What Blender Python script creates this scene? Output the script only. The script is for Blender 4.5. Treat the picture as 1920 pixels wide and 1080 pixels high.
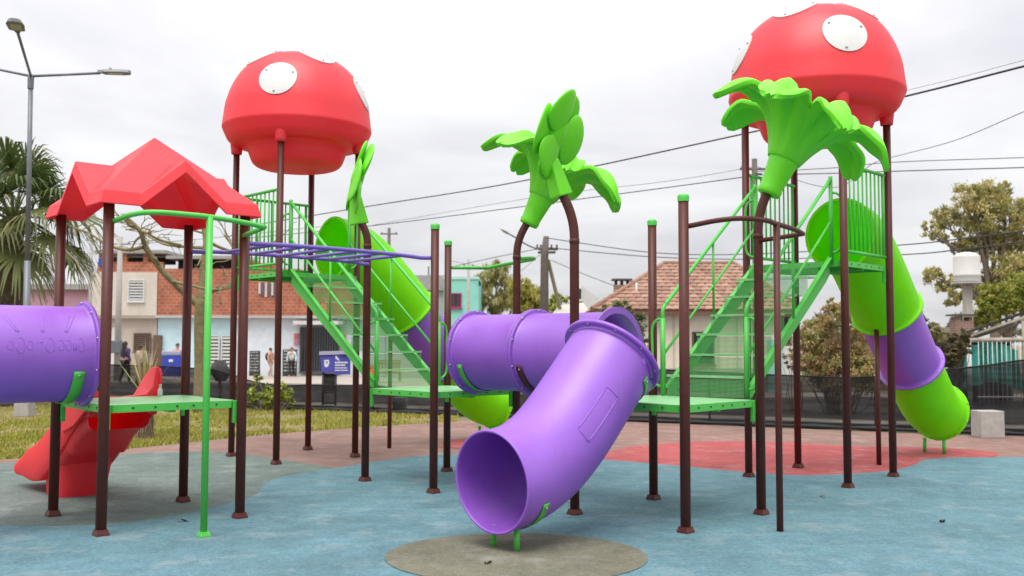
import bpy, bmesh, math, random
from mathutils import Vector, Matrix
random.seed(7)
R = math.radians
for o in list(bpy.data.objects):
    bpy.data.objects.remove(o)
scene = bpy.context.scene
COL = scene.collection

# ------------------------------------------------------------------ camera
F_PX, PITCH, ROLL, EYE = 1832.89, R(3.1763), R(0.138), 1.5
cam_data = bpy.data.cameras.new('camera')
cam = bpy.data.objects.new('camera', cam_data)
COL.objects.link(cam)
cam_data.sensor_width = 36.0
cam_data.lens = F_PX / 1920 * 36
cam_data.clip_end = 2000
cam_data.clip_start = 0.05
cam.matrix_world = (Matrix.Translation((0, 0, EYE)) @ Matrix.Rotation(R(90) + PITCH, 4, 'X')
                    @ Matrix.Rotation(ROLL, 4, 'Z'))
scene.camera = cam
cam_data.dof.use_dof = True
cam_data.dof.focus_distance = 9.3
cam_data.dof.aperture_fstop = 2.0
scene.render.resolution_x, scene.render.resolution_y = 1024, 576

# ------------------------------------------------------------------ overcast sky, soft sun, exposure
SUN_EL, SUN_AZ = R(68), R(-165)           # azimuth measured from +Y towards +X
world = bpy.data.worlds.new('World')
scene.world = world
world.use_nodes = True
wn, wl = world.node_tree.nodes, world.node_tree.links
wn.clear()
w_out = wn.new('ShaderNodeOutputWorld')
w_bg = wn.new('ShaderNodeBackground')
w_bg.inputs['Strength'].default_value = 0.1
w_sky = wn.new('ShaderNodeTexSky')
w_sky.sky_type = 'NISHITA'
w_sky.sun_disc = False
w_sky.sun_elevation = SUN_EL
w_sky.sun_rotation = SUN_AZ
w_geo = wn.new('ShaderNodeTexCoord')
w_sep = wn.new('ShaderNodeSeparateXYZ')
wl.new(w_geo.outputs['Generated'], w_sep.inputs[0])
def wmath(op, a, b=None):
    n = wn.new('ShaderNodeMath'); n.operation = op
    for i, v in enumerate((a, b)):
        if v is None: continue
        if isinstance(v, (int, float)): n.inputs[i].default_value = v
        else: wl.new(v, n.inputs[i])
    return n.outputs[0]
w_zz = wmath('ADD', wmath('ABSOLUTE', w_sep.outputs[2]), 0.16)
w_cmb = wn.new('ShaderNodeCombineXYZ')
wl.new(wmath('DIVIDE', w_sep.outputs[0], w_zz), w_cmb.inputs[0])
wl.new(wmath('DIVIDE', w_sep.outputs[1], w_zz), w_cmb.inputs[1])
w_no = wn.new('ShaderNodeTexNoise')
w_no.inputs['Scale'].default_value = 0.85
w_no.inputs['Detail'].default_value = 6
w_no.inputs['Roughness'].default_value = 0.52
w_no.inputs['Distortion'].default_value = 0.35
wl.new(w_cmb.outputs[0], w_no.inputs['Vector'])
w_ramp = wn.new('ShaderNodeValToRGB')
w_ramp.color_ramp.elements[0].position = 0.33
w_ramp.color_ramp.elements[0].color = (0.70, 0.695, 0.745, 1)
w_ramp.color_ramp.elements[1].position = 0.64
w_ramp.color_ramp.elements[1].color = (0.99, 0.99, 1.0, 1)
wl.new(w_no.outputs['Fac'], w_ramp.inputs[0])
w_gain = wn.new('ShaderNodeMix'); w_gain.data_type = 'RGBA'; w_gain.blend_type = 'MULTIPLY'
w_gain.inputs['Factor'].default_value = 1.0
# overcast luminance: three times brighter overhead than at the horizon
w_cie = wmath('MULTIPLY', wmath('ADD', wmath('MULTIPLY', wmath('MAXIMUM', w_sep.outputs[2], 0.0), 2.0), 1.0), 4.25)
wl.new(w_cie, w_gain.inputs['B'])
wl.new(w_ramp.outputs[0], w_gain.inputs['A'])
w_mix = wn.new('ShaderNodeMix'); w_mix.data_type = 'RGBA'
w_mix.inputs['Factor'].default_value = 0.97
wl.new(w_sky.outputs[0], w_mix.inputs['A'])
wl.new(w_gain.outputs['Result'], w_mix.inputs['B'])
wl.new(w_mix.outputs['Result'], w_bg.inputs['Color'])
wl.new(w_bg.outputs[0], w_out.inputs['Surface'])

sun_data = bpy.data.lights.new('sun', 'SUN')
sun_data.energy = 1.5
sun_data.angle = R(40)
sun_data.color = (1.0, 0.97, 0.92)
sun = bpy.data.objects.new('sun', sun_data)
COL.objects.link(sun)
sd = Vector((math.sin(SUN_AZ) * math.cos(SUN_EL), math.cos(SUN_AZ) * math.cos(SUN_EL), math.sin(SUN_EL)))
sun.rotation_euler = (-sd).to_track_quat('-Z', 'Y').to_euler()
sun.location = sd * 60

scene.view_settings.view_transform = 'Standard'
scene.view_settings.look = 'None'
scene.view_settings.exposure = 0.88
scene.view_settings.gamma = 1.0
scene.view_settings.use_curve_mapping = False
scene.render.engine = 'CYCLES'
scene.cycles.transparent_max_bounces = 24

# ------------------------------------------------------------------ photo measurements -> places
def ray(px, py):
    x, y = px - 960, py - 540
    c, s = math.cos(-ROLL), math.sin(-ROLL)
    x, y = c * x - s * y, s * x + c * y
    dx, dy, dz = x / F_PX, 1.0, -y / F_PX
    c, s = math.cos(PITCH), math.sin(PITCH)
    return Vector((dx, dy * c - dz * s, dy * s + dz * c))
def G(px, py, z=0.0):
    d = ray(px, py)
    t = (z - EYE) / d.z
    return Vector((d.x * t, d.y * t, z))
def P(px, py, D):
    d = ray(px, py)
    t = D / d.y
    return Vector((d.x * t, D, EYE + d.z * t))

# ------------------------------------------------------------------ materials
MATS = {}
def mat(name, col, rough=0.5, var=0.0, vscale=8.0, bump=0.0, bscale=60.0, transl=0.0, metal=0.0,
        col2=None, patch=0.0, pscale=1.5, spec=0.5, coat=0.0, scuff=0.0, space='Object'):
    if name in MATS: return MATS[name]
    m = bpy.data.materials.new(name); m.use_nodes = True
    n, l = m.node_tree.nodes, m.node_tree.links
    b = n['Principled BSDF']
    b.inputs['Roughness'].default_value = rough
    b.inputs['Metallic'].default_value = metal
    b.inputs['Specular IOR Level'].default_value = spec
    b.inputs['Coat Weight'].default_value = coat
    b.inputs['Coat Roughness'].default_value = 0.2
    tc = n.new('ShaderNodeTexCoord')
    co = tc.outputs[space]
    rgb = n.new('ShaderNodeRGB'); rgb.outputs[0].default_value = (*col, 1)
    cur = rgb.outputs[0]
    def mixc(a, bb, fac, mode='MIX'):
        x = n.new('ShaderNodeMix'); x.data_type = 'RGBA'; x.blend_type = mode
        for k, v in (('A', a), ('B', bb), ('Factor', fac)):
            if isinstance(v, (tuple, float, int)): x.inputs[k].default_value = v
            else: l.new(v, x.inputs[k])
        return x.outputs['Result']
    def noise(sc, det=4, ro=0.6):
        x = n.new('ShaderNodeTexNoise'); x.inputs['Scale'].default_value = sc
        x.inputs['Detail'].default_value = det; x.inputs['Roughness'].default_value = ro
        l.new(co, x.inputs['Vector']); return x.outputs['Fac']
    def ramp(f, p0, p1, c0=(0, 0, 0, 1), c1=(1, 1, 1, 1)):
        x = n.new('ShaderNodeValToRGB')
        x.color_ramp.elements[0].position = p0; x.color_ramp.elements[1].position = p1
        x.color_ramp.elements[0].color = c0; x.color_ramp.elements[1].color = c1
        l.new(f, x.inputs[0]); return x.outputs[0]
    if col2 is not None and patch > 0:
        f = ramp(noise(pscale, 5, 0.6), 0.5 - 0.18, 0.5 + 0.18, (0, 0, 0, 1), (patch, patch, patch, 1))
        cur = mixc(cur, (*col2, 1), f)
    if scuff > 0:
        mp = n.new('ShaderNodeMapping'); mp.inputs['Scale'].default_value = (1.0, 1.0, 1.0); mp.inputs['Rotation'].default_value = (.3, .5, .2)
        l.new(co, mp.inputs[0])
        x = n.new('ShaderNodeTexNoise'); x.inputs['Scale'].default_value = 9; x.inputs['Detail'].default_value = 9
        x.inputs['Roughness'].default_value = .78; x.inputs['Distortion'].default_value = 1.2
        l.new(mp.outputs[0], x.inputs['Vector'])
        f = ramp(x.outputs['Fac'], .56, .74, (0, 0, 0, 1), (scuff, scuff, scuff, 1))
        cur = mixc(cur, tuple(min(1, c*.9+.10) for c in col) + (1,), f)
        x2 = n.new('ShaderNodeTexNoise'); x2.inputs['Scale'].default_value = 2.2; x2.inputs['Detail'].default_value = 6; x2.inputs['Roughness'].default_value = .7
        mp2 = n.new('ShaderNodeMapping'); mp2.inputs['Scale'].default_value = (2.5, 2.5, .5); l.new(co, mp2.inputs[0]); l.new(mp2.outputs[0], x2.inputs['Vector'])
        f2 = ramp(x2.outputs['Fac'], .55, .8, (0, 0, 0, 1), (scuff, scuff, scuff, 1))
        cur = mixc(cur, tuple(c*.6+.03 for c in col) + (1,), f2)
    if var > 0:
        f = noise(vscale, 5, 0.65)
        lo, hi = 1 - var, 1 + var
        cur = mixc(cur, ramp(f, 0.3, 0.7, (lo, lo, lo, 1), (hi, hi, hi, 1)), 1.0, 'MULTIPLY')
        rr = n.new('ShaderNodeMapRange'); rr.inputs['To Min'].default_value = max(0.05, rough - 0.1)
        rr.inputs['To Max'].default_value = min(1, rough + 0.12)
        l.new(f, rr.inputs[0]); l.new(rr.outputs[0], b.inputs['Roughness'])
    l.new(cur, b.inputs['Base Color'])
    if bump > 0:
        bn = n.new('ShaderNodeBump'); bn.inputs['Strength'].default_value = bump
        bn.inputs['Distance'].default_value = 0.02
        l.new(noise(bscale, 3, 0.6), bn.inputs['Height']); l.new(bn.outputs[0], b.inputs['Normal'])
    if transl > 0:
        t = n.new('ShaderNodeBsdfTranslucent'); l.new(cur, t.inputs['Color'])
        mx = n.new('ShaderNodeMixShader'); mx.inputs[0].default_value = transl
        l.new(b.outputs[0], mx.inputs[1]); l.new(t.outputs[0], mx.inputs[2])
        l.new(mx.outputs[0], n['Material Output'].inputs['Surface'])
    MATS[name] = m
    return m

def rubber(name, col, dark=0.68):
    m = bpy.data.materials.new(name); m.use_nodes = True
    n, l = m.node_tree.nodes, m.node_tree.links
    b = n['Principled BSDF']; b.inputs['Roughness'].default_value = 0.85
    b.inputs['Specular IOR Level'].default_value = 0.3
    tc = n.new('ShaderNodeTexCoord')
    vo = n.new('ShaderNodeTexVoronoi'); vo.inputs['Scale'].default_value = 190
    l.new(tc.outputs['Object'], vo.inputs['Vector'])
    rp = n.new('ShaderNodeValToRGB'); e = rp.color_ramp.elements
    e[0].position = 0.0; e[0].color = (col[0]*dark, col[1]*dark, col[2]*dark, 1)
    e[1].position = 0.35; e[1].color = (*col, 1)
    e2 = rp.color_ramp.elements.new(0.8); e2.color = (min(1, col[0]*1.12), min(1, col[1]*1.1), min(1, col[2]*1.08), 1)
    e3 = rp.color_ramp.elements.new(1.0); e3.color = (min(1, col[0]*1.3+.02), min(1, col[1]*1.2+.02), min(1, col[2]*1.15+.02), 1)
    wn_ = n.new('ShaderNodeTexWhiteNoise'); wn_.noise_dimensions = '3D'
    l.new(vo.outputs['Position'], wn_.inputs['Vector']); l.new(wn_.outputs['Value'], rp.inputs[0])
    def mul(a, f, lo, hi):
        r = n.new('ShaderNodeMapRange'); r.inputs['From Min'].default_value = 0.3; r.inputs['From Max'].default_value = 0.7
        r.inputs['To Min'].default_value = lo; r.inputs['To Max'].default_value = hi
        l.new(f, r.inputs[0])
        x = n.new('ShaderNodeMix'); x.data_type = 'RGBA'; x.blend_type = 'MULTIPLY'; x.inputs['Factor'].default_value = 1
        l.new(a, x.inputs['A']); l.new(r.outputs[0], x.inputs['B']); return x.outputs['Result']
    cur = rp.outputs[0]
    for sc, lo, hi in ((28, .84, 1.14), (5.0, .88, 1.1), (1.1, .86, 1.1)):
        no = n.new('ShaderNodeTexNoise'); no.inputs['Scale'].default_value = sc; no.inputs['Detail'].default_value = 4
        l.new(tc.outputs['Object'], no.inputs['Vector'])
        cur = mul(cur, no.outputs['Fac'], lo, hi)
    # worn dusty scuffs
    no = n.new('ShaderNodeTexNoise'); no.inputs['Scale'].default_value = 2.3; no.inputs['Detail'].default_value = 7
    no.inputs['Roughness'].default_value = .7
    l.new(tc.outputs['Object'], no.inputs['Vector'])
    rr = n.new('ShaderNodeValToRGB'); rr.color_ramp.elements[0].position = .53; rr.color_ramp.elements[1].position = .75
    rr.color_ramp.elements[1].color = (.4, .4, .4, 1)
    l.new(no.outputs['Fac'], rr.inputs[0])
    x = n.new('ShaderNodeMix'); x.data_type = 'RGBA'; l.new(rr.outputs[0], x.inputs['Factor'])
    l.new(cur, x.inputs['A']); x.inputs['B'].default_value = (.42, .42, .40, 1); cur = x.outputs['Result']
    no2 = n.new('ShaderNodeTexNoise'); no2.inputs['Scale'].default_value = .75; no2.inputs['Detail'].default_value = 8
    no2.inputs['Roughness'].default_value = .68; no2.inputs['Distortion'].default_value = .8
    l.new(tc.outputs['Object'], no2.inputs['Vector'])
    r2 = n.new('ShaderNodeValToRGB'); r2.color_ramp.elements[0].position = .50; r2.color_ramp.elements[1].position = .70
    r2.color_ramp.elements[0].color = (1, 1, 1, 1); r2.color_ramp.elements[1].color = (.74, .74, .75, 1)
    l.new(no2.outputs['Fac'], r2.inputs[0])
    x = n.new('ShaderNodeMix'); x.data_type = 'RGBA'; x.blend_type = 'MULTIPLY'; x.inputs['Factor'].default_value = 1
    l.new(cur, x.inputs['A']); l.new(r2.outputs[0], x.inputs['B']); cur = x.outputs['Result']
    l.new(cur, b.inputs['Base Color'])
    bn = n.new('ShaderNodeBump'); bn.inputs['Strength'].default_value = 0.5; bn.inputs['Distance'].default_value = 0.006
    l.new(vo.outputs['Distance'], bn.inputs['Height']); l.new(bn.outputs[0], b.inputs['Normal'])
    MATS[name] = m
    return m

def perforated(name, col, pitch=0.022, hole=0.36):
    m = bpy.data.materials.new(name); m.use_nodes = True
    n, l = m.node_tree.nodes, m.node_tree.links
    b = n['Principled BSDF']; b.inputs['Base Color'].default_value = (*col, 1); b.inputs['Roughness'].default_value = 0.45
    uv = n.new('ShaderNodeUVMap')
    sc = n.new('ShaderNodeVectorMath'); sc.operation = 'SCALE'; sc.inputs['Scale'].default_value = 1 / pitch
    l.new(uv.outputs[0], sc.inputs[0])
    fr = n.new('ShaderNodeVectorMath'); fr.operation = 'FRACTION'; l.new(sc.outputs[0], fr.inputs[0])
    su = n.new('ShaderNodeVectorMath'); su.operation = 'SUBTRACT'; su.inputs[1].default_value = (.5, .5, 0)
    l.new(fr.outputs[0], su.inputs[0])
    ln = n.new('ShaderNodeVectorMath'); ln.operation = 'LENGTH'; l.new(su.outputs[0], ln.inputs[0])
    lt = n.new('ShaderNodeMath'); lt.operation = 'LESS_THAN'; lt.inputs[1].default_value = hole
    l.new(ln.outputs['Value'], lt.inputs[0])
    tr = n.new('ShaderNodeBsdfTransparent')
    mx = n.new('ShaderNodeMixShader'); l.new(lt.outputs[0], mx.inputs[0])
    l.new(b.outputs[0], mx.inputs[1]); l.new(tr.outputs[0], mx.inputs[2])
    l.new(mx.outputs[0], n['Material Output'].inputs['Surface'])
    MATS[name] = m
    return m

def netting(name, col, cover):
    m = bpy.data.materials.new(name); m.use_nodes = True
    n, l = m.node_tree.nodes, m.node_tree.links
    b = n['Principled BSDF']; b.inputs['Base Color'].default_value = (*col, 1); b.inputs['Roughness'].default_value = 0.8; b.inputs['Specular IOR Level'].default_value = .15
    tc = n.new('ShaderNodeTexCoord')
    no = n.new('ShaderNodeTexNoise'); no.inputs['Scale'].default_value = 3.0; no.inputs['Detail'].default_value = 5
    mp = n.new('ShaderNodeMapping'); mp.inputs['Scale'].default_value = (0.4, 0.4, 6.0)
    l.new(tc.outputs['Object'], mp.inputs[0]); l.new(mp.outputs[0], no.inputs['Vector'])
    r = n.new('ShaderNodeMapRange'); r.inputs['From Min'].default_value = .3; r.inputs['From Max'].default_value = .7
    r.inputs['To Min'].default_value = cover - .09; r.inputs['To Max'].default_value = cover + .09
    l.new(no.outputs['Fac'], r.inputs[0])
    tr = n.new('ShaderNodeBsdfTransparent')
    mx = n.new('ShaderNodeMixShader'); l.new(r.outputs[0], mx.inputs[0])
    l.new(tr.outputs[0], mx.inputs[1]); l.new(b.outputs[0], mx.inputs[2])
    l.new(mx.outputs[0], n['Material Output'].inputs['Surface'])
    MATS[name] = m
    return m

def brickmat(name, c1, c2, mortar, w=0.33, h=0.19):
    m = bpy.data.materials.new(name); m.use_nodes = True
    n, l = m.node_tree.nodes, m.node_tree.links
    b = n['Principled BSDF']; b.inputs['Roughness'].default_value = .9
    tc = n.new('ShaderNodeTexCoord')
    sp = n.new('ShaderNodeSeparateXYZ'); l.new(tc.outputs['Object'], sp.inputs[0])
    ad = n.new('ShaderNodeMath'); l.new(sp.outputs[0], ad.inputs[0]); l.new(sp.outputs[1], ad.inputs[1])
    cb = n.new('ShaderNodeCombineXYZ'); l.new(ad.outputs[0], cb.inputs[0]); l.new(sp.outputs[2], cb.inputs[1])
    bk = n.new('ShaderNodeTexBrick'); bk.inputs['Scale'].default_value = 1
    bk.inputs['Brick Width'].default_value = w; bk.inputs['Row Height'].default_value = h
    bk.inputs['Mortar Size'].default_value = .018; bk.inputs['Color1'].default_value = (*c1, 1)
    bk.inputs['Color2'].default_value = (*c2, 1); bk.inputs['Mortar'].default_value = (*mortar, 1)
    l.new(cb.outputs[0], bk.inputs['Vector'])
    no = n.new('ShaderNodeTexNoise'); no.inputs['Scale'].default_value = 1.4; no.inputs['Detail'].default_value = 6
    l.new(tc.outputs['Object'], no.inputs['Vector'])
    x = n.new('ShaderNodeMix'); x.data_type = 'RGBA'; x.blend_type = 'MULTIPLY'; x.inputs['Factor'].default_value = 1
    rp = n.new('ShaderNodeValToRGB'); rp.color_ramp.elements[0].position = .3; rp.color_ramp.elements[0].color = (.7, .68, .66, 1)
    rp.color_ramp.elements[1].position = .65; rp.color_ramp.elements[1].color = (1.1, 1.1, 1.1, 1)
    l.new(no.outputs['Fac'], rp.inputs[0]); l.new(bk.outputs['Color'], x.inputs['A']); l.new(rp.outputs[0], x.inputs['B'])
    l.new(x.outputs['Result'], b.inputs['Base Color'])
    bn = n.new('ShaderNodeBump'); bn.inputs['Strength'].default_value = .6; bn.inputs['Distance'].default_value = .01; bn.invert = True
    l.new(bk.outputs['Fac'], bn.inputs['Height']); l.new(bn.outputs[0], b.inputs['Normal'])
    MATS[name] = m
    return m

M_BROWN = mat('brown_paint', (.088, .022, .016), .42, var=.14, vscale=5, spec=.3, scuff=.25)
M_GREEN = mat('green_paint', (.075, .48, .062), .4, var=.08, vscale=6, scuff=.3)
M_GREEN_DECK = mat('deck_green_paint', (.16, .52, .17), .42, var=.14, vscale=9, col2=(.36, .5, .33), patch=.6, pscale=3)
M_GREEN_HOLES = perforated('perforated_green_sheet', (.10, .40, .11), .012, .43)
M_PURPLE_BAR = mat('purple_bar_paint', (.16, .10, .42), .4, var=.06)
M_PURPLE = mat('purple_plastic', (.275, .082, .56), .45, var=.07, vscale=3, bump=.06, bscale=25, transl=.10, spec=1.0, scuff=.4, col2=(.33, .12, .60), patch=.5, pscale=1.2)
M_LIME = mat('lime_plastic', (.30, .90, .0), .42, spec=.4, scuff=.2, var=.05, vscale=3, bump=.05, bscale=25, transl=.44)
M_LEAF = mat('leaf_green_plastic', (.17, .80, .006), .42, scuff=.25, var=.06, vscale=4, bump=.05, bscale=25, transl=.12, col2=(.20, .70, .05), patch=.5, pscale=4)
M_RED = mat('red_plastic', (.94, .030, .048), .45, spec=.8, scuff=.28, var=.05, vscale=3, bump=.05, bscale=20, transl=.28, col2=(.94, .05, .07), patch=.5, pscale=2)
M_WHITE = mat('white_plastic', (.60, .585, .57), .55, var=.06, scuff=.3)
M_BOLT = mat('bolt_steel', (.35, .35, .36), .4, metal=.8)
M_DARK = mat('dark_gap', (.02, .02, .022), .7)
M_CONC = mat('concrete', (.42, .40, .37), .9, var=.16, vscale=7, bump=.3, bscale=40, col2=(.3, .28, .26), patch=.6)
M_STEEL = mat('grey_steel', (.16, .17, .19), .45, metal=.3, var=.1)
M_BLACK = mat('black_paint', (.015, .015, .017), .5, var=.1)

# ------------------------------------------------------------------ mesh helpers
class MB:
    def __init__(s): s.v = []; s.f = []; s.mi = []; s.sm = []
    def add(s, vs, fs, mi=0, sm=False):
        o = len(s.v); s.v += [tuple(x) for x in vs]
        for f in fs:
            s.f.append([i + o for i in f]); s.mi.append(mi); s.sm.append(sm)
        return s
    def box(s, c, d, rot=None, mi=0):
        x, y, z = d[0]/2, d[1]/2, d[2]/2
        vs = [Vector((a*x, b*y, e*z)) for a in (-1, 1) for b in (-1, 1) for e in (-1, 1)]
        if rot is not None: vs = [rot @ v for v in vs]
        c = Vector(c); vs = [v + c for v in vs]
        return s.add(vs, [(0,1,3,2),(4,6,7,5),(0,4,5,1),(2,3,7,6),(0,2,6,4),(1,5,7,3)], mi)
    def bbox(s, c, d, bev=0.005, mi=0):
        bm = bmesh.new(); bmesh.ops.create_cube(bm, size=1)
        for v in bm.verts: v.co = Vector((v.co.x*d[0], v.co.y*d[1], v.co.z*d[2])) + Vector(c)
        bmesh.ops.bevel(bm, geom=bm.edges[:], offset=bev, segments=2, affect='EDGES', profile=.6)
        s.bm(bm, mi); return s
    def bm(s, bm, mi=0, sm=False):
        bm.verts.index_update()
        s.add([v.co.copy() for v in bm.verts], [[v.index for v in f.verts] for f in bm.faces], mi, sm); bm.free()
        return s
    def tube(s, pts, r, n=12, cap=True, mi=0, rect=None):
        pts = [Vector(p) for p in pts]
        rs = r if isinstance(r, (list, tuple)) else [r]*len(pts)
        o = len(s.v); up = None
        for i, p in enumerate(pts):
            t = (pts[min(i+1, len(pts)-1)] - pts[max(i-1, 0)]).normalized()
            if up is None:
                up = Vector((0, 0, 1)) if abs(t.z) < .95 else Vector((1, 0, 0))
            a = t.cross(up)
            if a.length < 1e-5: a = t.cross(Vector((0, 1, 0)))
            a.normalize(); b = a.cross(t).normalized(); up = b
            for k in range(n):
                an = 2*math.pi*k/n
                s.v.append(tuple(p + rs[i]*(math.cos(an)*a + math.sin(an)*b)))
        for i in range(len(pts)-1):
            for k in range(n):
                k2 = (k+1) % n
                s.f.append([o+i*n+k, o+i*n+k2, o+(i+1)*n+k2, o+(i+1)*n+k]); s.mi.append(mi); s.sm.append(True)
        if cap:
            s.f.append([o+k for k in range(n)][::-1]); s.mi.append(mi); s.sm.append(False)
            e = o+(len(pts)-1)*n
            s.f.append([e+k for k in range(n)]); s.mi.append(mi); s.sm.append(False)
        return s
    def lathe(s, prof, n=32, mi=0, mtx=None, closed=False):
        o = len(s.v)
        for (r, z) in prof:
            for k in range(n):
                a = 2*math.pi*k/n
                v = Vector((r*math.cos(a), r*math.sin(a), z))
                s.v.append(tuple(mtx @ v if mtx is not None else v))
        m = len(prof)
        for i in range(m if closed else m-1):
            j = (i+1) % m
            for k in range(n):
                k2 = (k+1) % n
                s.f.append([o+i*n+k, o+i*n+k2, o+j*n+k2, o+j*n+k]); s.mi.append(mi); s.sm.append(True)
        return s
    def prism(s, poly, z0, z1, mi=0, mtx=None):
        n = len(poly)
        vs = [Vector((x, y, z0)) for x, y in poly] + [Vector((x, y, z1)) for x, y in poly]
        if mtx is not None: vs = [mtx @ v for v in vs]
        fs = [list(range(n))[::-1], list(range(n, 2*n))] + [[i, (i+1) % n, n+(i+1) % n, n+i] for i in range(n)]
        return s.add(vs, fs, mi)
    def grid(s, fn, nu, nv, mi=0, closed_v=False, sm=True):
        o = len(s.v)
        for i in range(nu+1):
            for j in range(nv if closed_v else nv+1):
                s.v.append(tuple(fn(i/nu, j/nv)))
        w = nv if closed_v else nv+1
        for i in range(nu):
            for j in range(nv):
                j2 = (j+1) % w if closed_v else j+1
                s.f.append([o+i*w+j, o+i*w+j2, o+(i+1)*w+j2, o+(i+1)*w+j]); s.mi.append(mi); s.sm.append(sm)
        return s
    def mesh(s, name, mats):
        me = bpy.data.meshes.new(name)
        me.from_pydata(s.v, [], s.f)
        for m in (mats if isinstance(mats, (list, tuple)) else [mats]): me.materials.append(m)
        me.polygons.foreach_set('material_index', s.mi)
        me.polygons.foreach_set('use_smooth', s.sm)
        me.update()
        return me
    def build(s, name, mats, parent=None, merge=False, normals=True):
        me = s.mesh(name, mats)
        if normals or merge:
            bm = bmesh.new(); bm.from_mesh(me)
            if merge: bmesh.ops.remove_doubles(bm, verts=bm.verts, dist=1e-5)
            if normals: bmesh.ops.recalc_face_normals(bm, faces=bm.faces)
            bm.to_mesh(me); bm.free()
        return link(bpy.data.objects.new(name, me), parent)

def link(o, parent=None):
    COL.objects.link(o)
    if parent is not None: o.parent = parent
    return o
def put(name, me, parent=None, loc=None, rot=None, scale=None):
    o = link(bpy.data.objects.new(name, me), parent)
    if loc is not None: o.location = loc
    if rot is not None: o.rotation_euler = rot
    if scale is not None: o.scale = scale
    return o
def tag(o, label=None, cat=None, group=None, kind=None):
    if label: o['label'] = label
    if cat: o['category'] = cat
    if group: o['group'] = group
    if kind: o['kind'] = kind
    return o
def thing(name, label, cat, loc=(0, 0, 0), rotz=0.0, group=None):
    o = bpy.data.objects.new(name, None); COL.objects.link(o)
    o.empty_display_size = .2
    o.location = loc; o.rotation_euler = (0, 0, rotz)
    return tag(o, label, cat, group)
def smooth_path(pts, n=8, closed=False):
    pts = [Vector(p) for p in pts]; out = []; m = len(pts)
    for i in range(m if closed else m-1):
        if closed: p0, p1, p2, p3 = pts[i-1], pts[i], pts[(i+1) % m], pts[(i+2) % m]
        else: p0, p1, p2, p3 = pts[max(i-1, 0)], pts[i], pts[i+1], pts[min(i+2, m-1)]
        for k in range(n):
            t = k/n
            out.append(.5*((2*p1) + (-p0+p2)*t + (2*p0-5*p1+4*p2-p3)*t*t + (-p0+3*p1-3*p2+p3)*t**3))
    if not closed: out.append(pts[-1])
    return out
def frame(p, xdir, up=Vector((0, 0, 1))):
    x = Vector(xdir).normalized(); y = up.cross(x).normalized(); z = x.cross(y)
    return Matrix.Translation(p) @ Matrix((x, y, z)).transposed().to_4x4()

# ================================================================== GROUND
def sheet(name, pts, z, m, label=None, cat=None):
    mb = MB(); mb.add([(p.x, p.y, z) for p in pts], [list(range(len(pts)))])
    me = mb.mesh(name, m)
    bm = bmesh.new(); bm.from_mesh(me)
    bmesh.ops.triangulate(bm, faces=bm.faces)
    bmesh.ops.recalc_face_normals(bm, faces=bm.faces)
    for f in bm.faces:
        if f.normal.z < 0: f.normal_flip()
    bm.to_mesh(me); bm.free()
    return tag(link(bpy.data.objects.new(name, me)), label, cat, kind='structure')
def GP(l, n=6):
    return smooth_path([G(x, y) for x, y in l], n)

M_SOIL = mat('lawn_soil', (.16, .15, .035), .95, var=.25, vscale=3, bump=.5, bscale=30, col2=(.22, .155, .09), patch=.9, pscale=.55)
M_ASPH = mat('asphalt', (.045, .043, .043), .9, var=.2, vscale=4, bump=.3, bscale=60, col2=(.075, .066, .058), patch=.8, pscale=.4)
M_WALK = mat('pavement', (.40, .34, .29), .9, var=.12, vscale=3, col2=(.30, .27, .24), patch=.7, pscale=.6)
M_VERGE = mat('verge_dirt', (.155, .14, .07), .95, var=.25, vscale=4, col2=(.2, .16, .11), patch=.8, pscale=.5)
R_BLUE = rubber('rubber_blue', (.105, .212, .252))
R_GREEN = rubber('rubber_green', (.125, .165, .15))
R_MAUVE = rubber('rubber_mauve', (.24, .145, .12))
R_RED = rubber('rubber_red', (.36, .075, .075), .8)
R_BEIGE = rubber('rubber_beige', (.155, .152, .11))

V = Vector
lawn_edge = [(-260, 885), (-100, 872), (0, 862), (100, 855), (210, 845), (350, 830), (500, 815), (620, 806), (720, 799), (860, 790), (1000, 785)]
lawn_back = [(860, 776), (700, 771), (500, 766), (200, 757), (-200, 748), (-400, 745)]
sheet('lawn', GP(lawn_edge[:-1]) + GP(lawn_back), -.014, M_SOIL)
fence_line = [(1000, 785), (1230, 793), (1700, 812), (1920, 818), (2300, 830)]
mauve = GP(lawn_edge) + GP(fence_line)[1:] + [V((12, 3, 0)), V((12, -3, 0)), V((-12, -3, 0)), V((-12, 7, 0))]
sheet('rubber_paving', mauve, 0.0, R_MAUVE)
blue_top = [(-160, 996), (0, 988), (120, 988), (230, 982), (330, 968), (420, 948), (478, 930), (497, 908), (540, 893), (640, 877), (720, 864),
            (800, 855), (900, 852), (1000, 855), (1120, 862), (1200, 868), (1300, 877), (1400, 886), (1500, 892), (1600, 889),
            (1680, 882), (1715, 872), (1740, 862), (1800, 859), (1920, 858), (2200, 856)]
sheet('rubber_paving', GP(blue_top) + [V((11, 3, 0)), V((11, -2.5, 0)), V((-11, -2.5, 0)), V((-11, 5, 0))], .008, R_BLUE)
green_top = [(-160, 878), (0, 869), (120, 861), (210, 853), (320, 847), (420, 848), (500, 858), (580, 870), (640, 880)]
sheet('rubber_paving', GP(green_top) + [G(600, 905), G(520, 935), G(430, 960), G(330, 985), G(0, 1010), G(-160, 1010)], .004, R_GREEN)
red_top = [(1080, 862), (1140, 848), (1200, 836), (1320, 828), (1460, 829), (1600, 837), (1760, 840), (1850, 846), (1872, 853), (1840, 860)]
sheet('rubber_paving', GP(red_top) + [G(1780, 880), G(1600, 900), G(1400, 900), G(1200, 885), G(1080, 872)], .004, R_RED)
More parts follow.
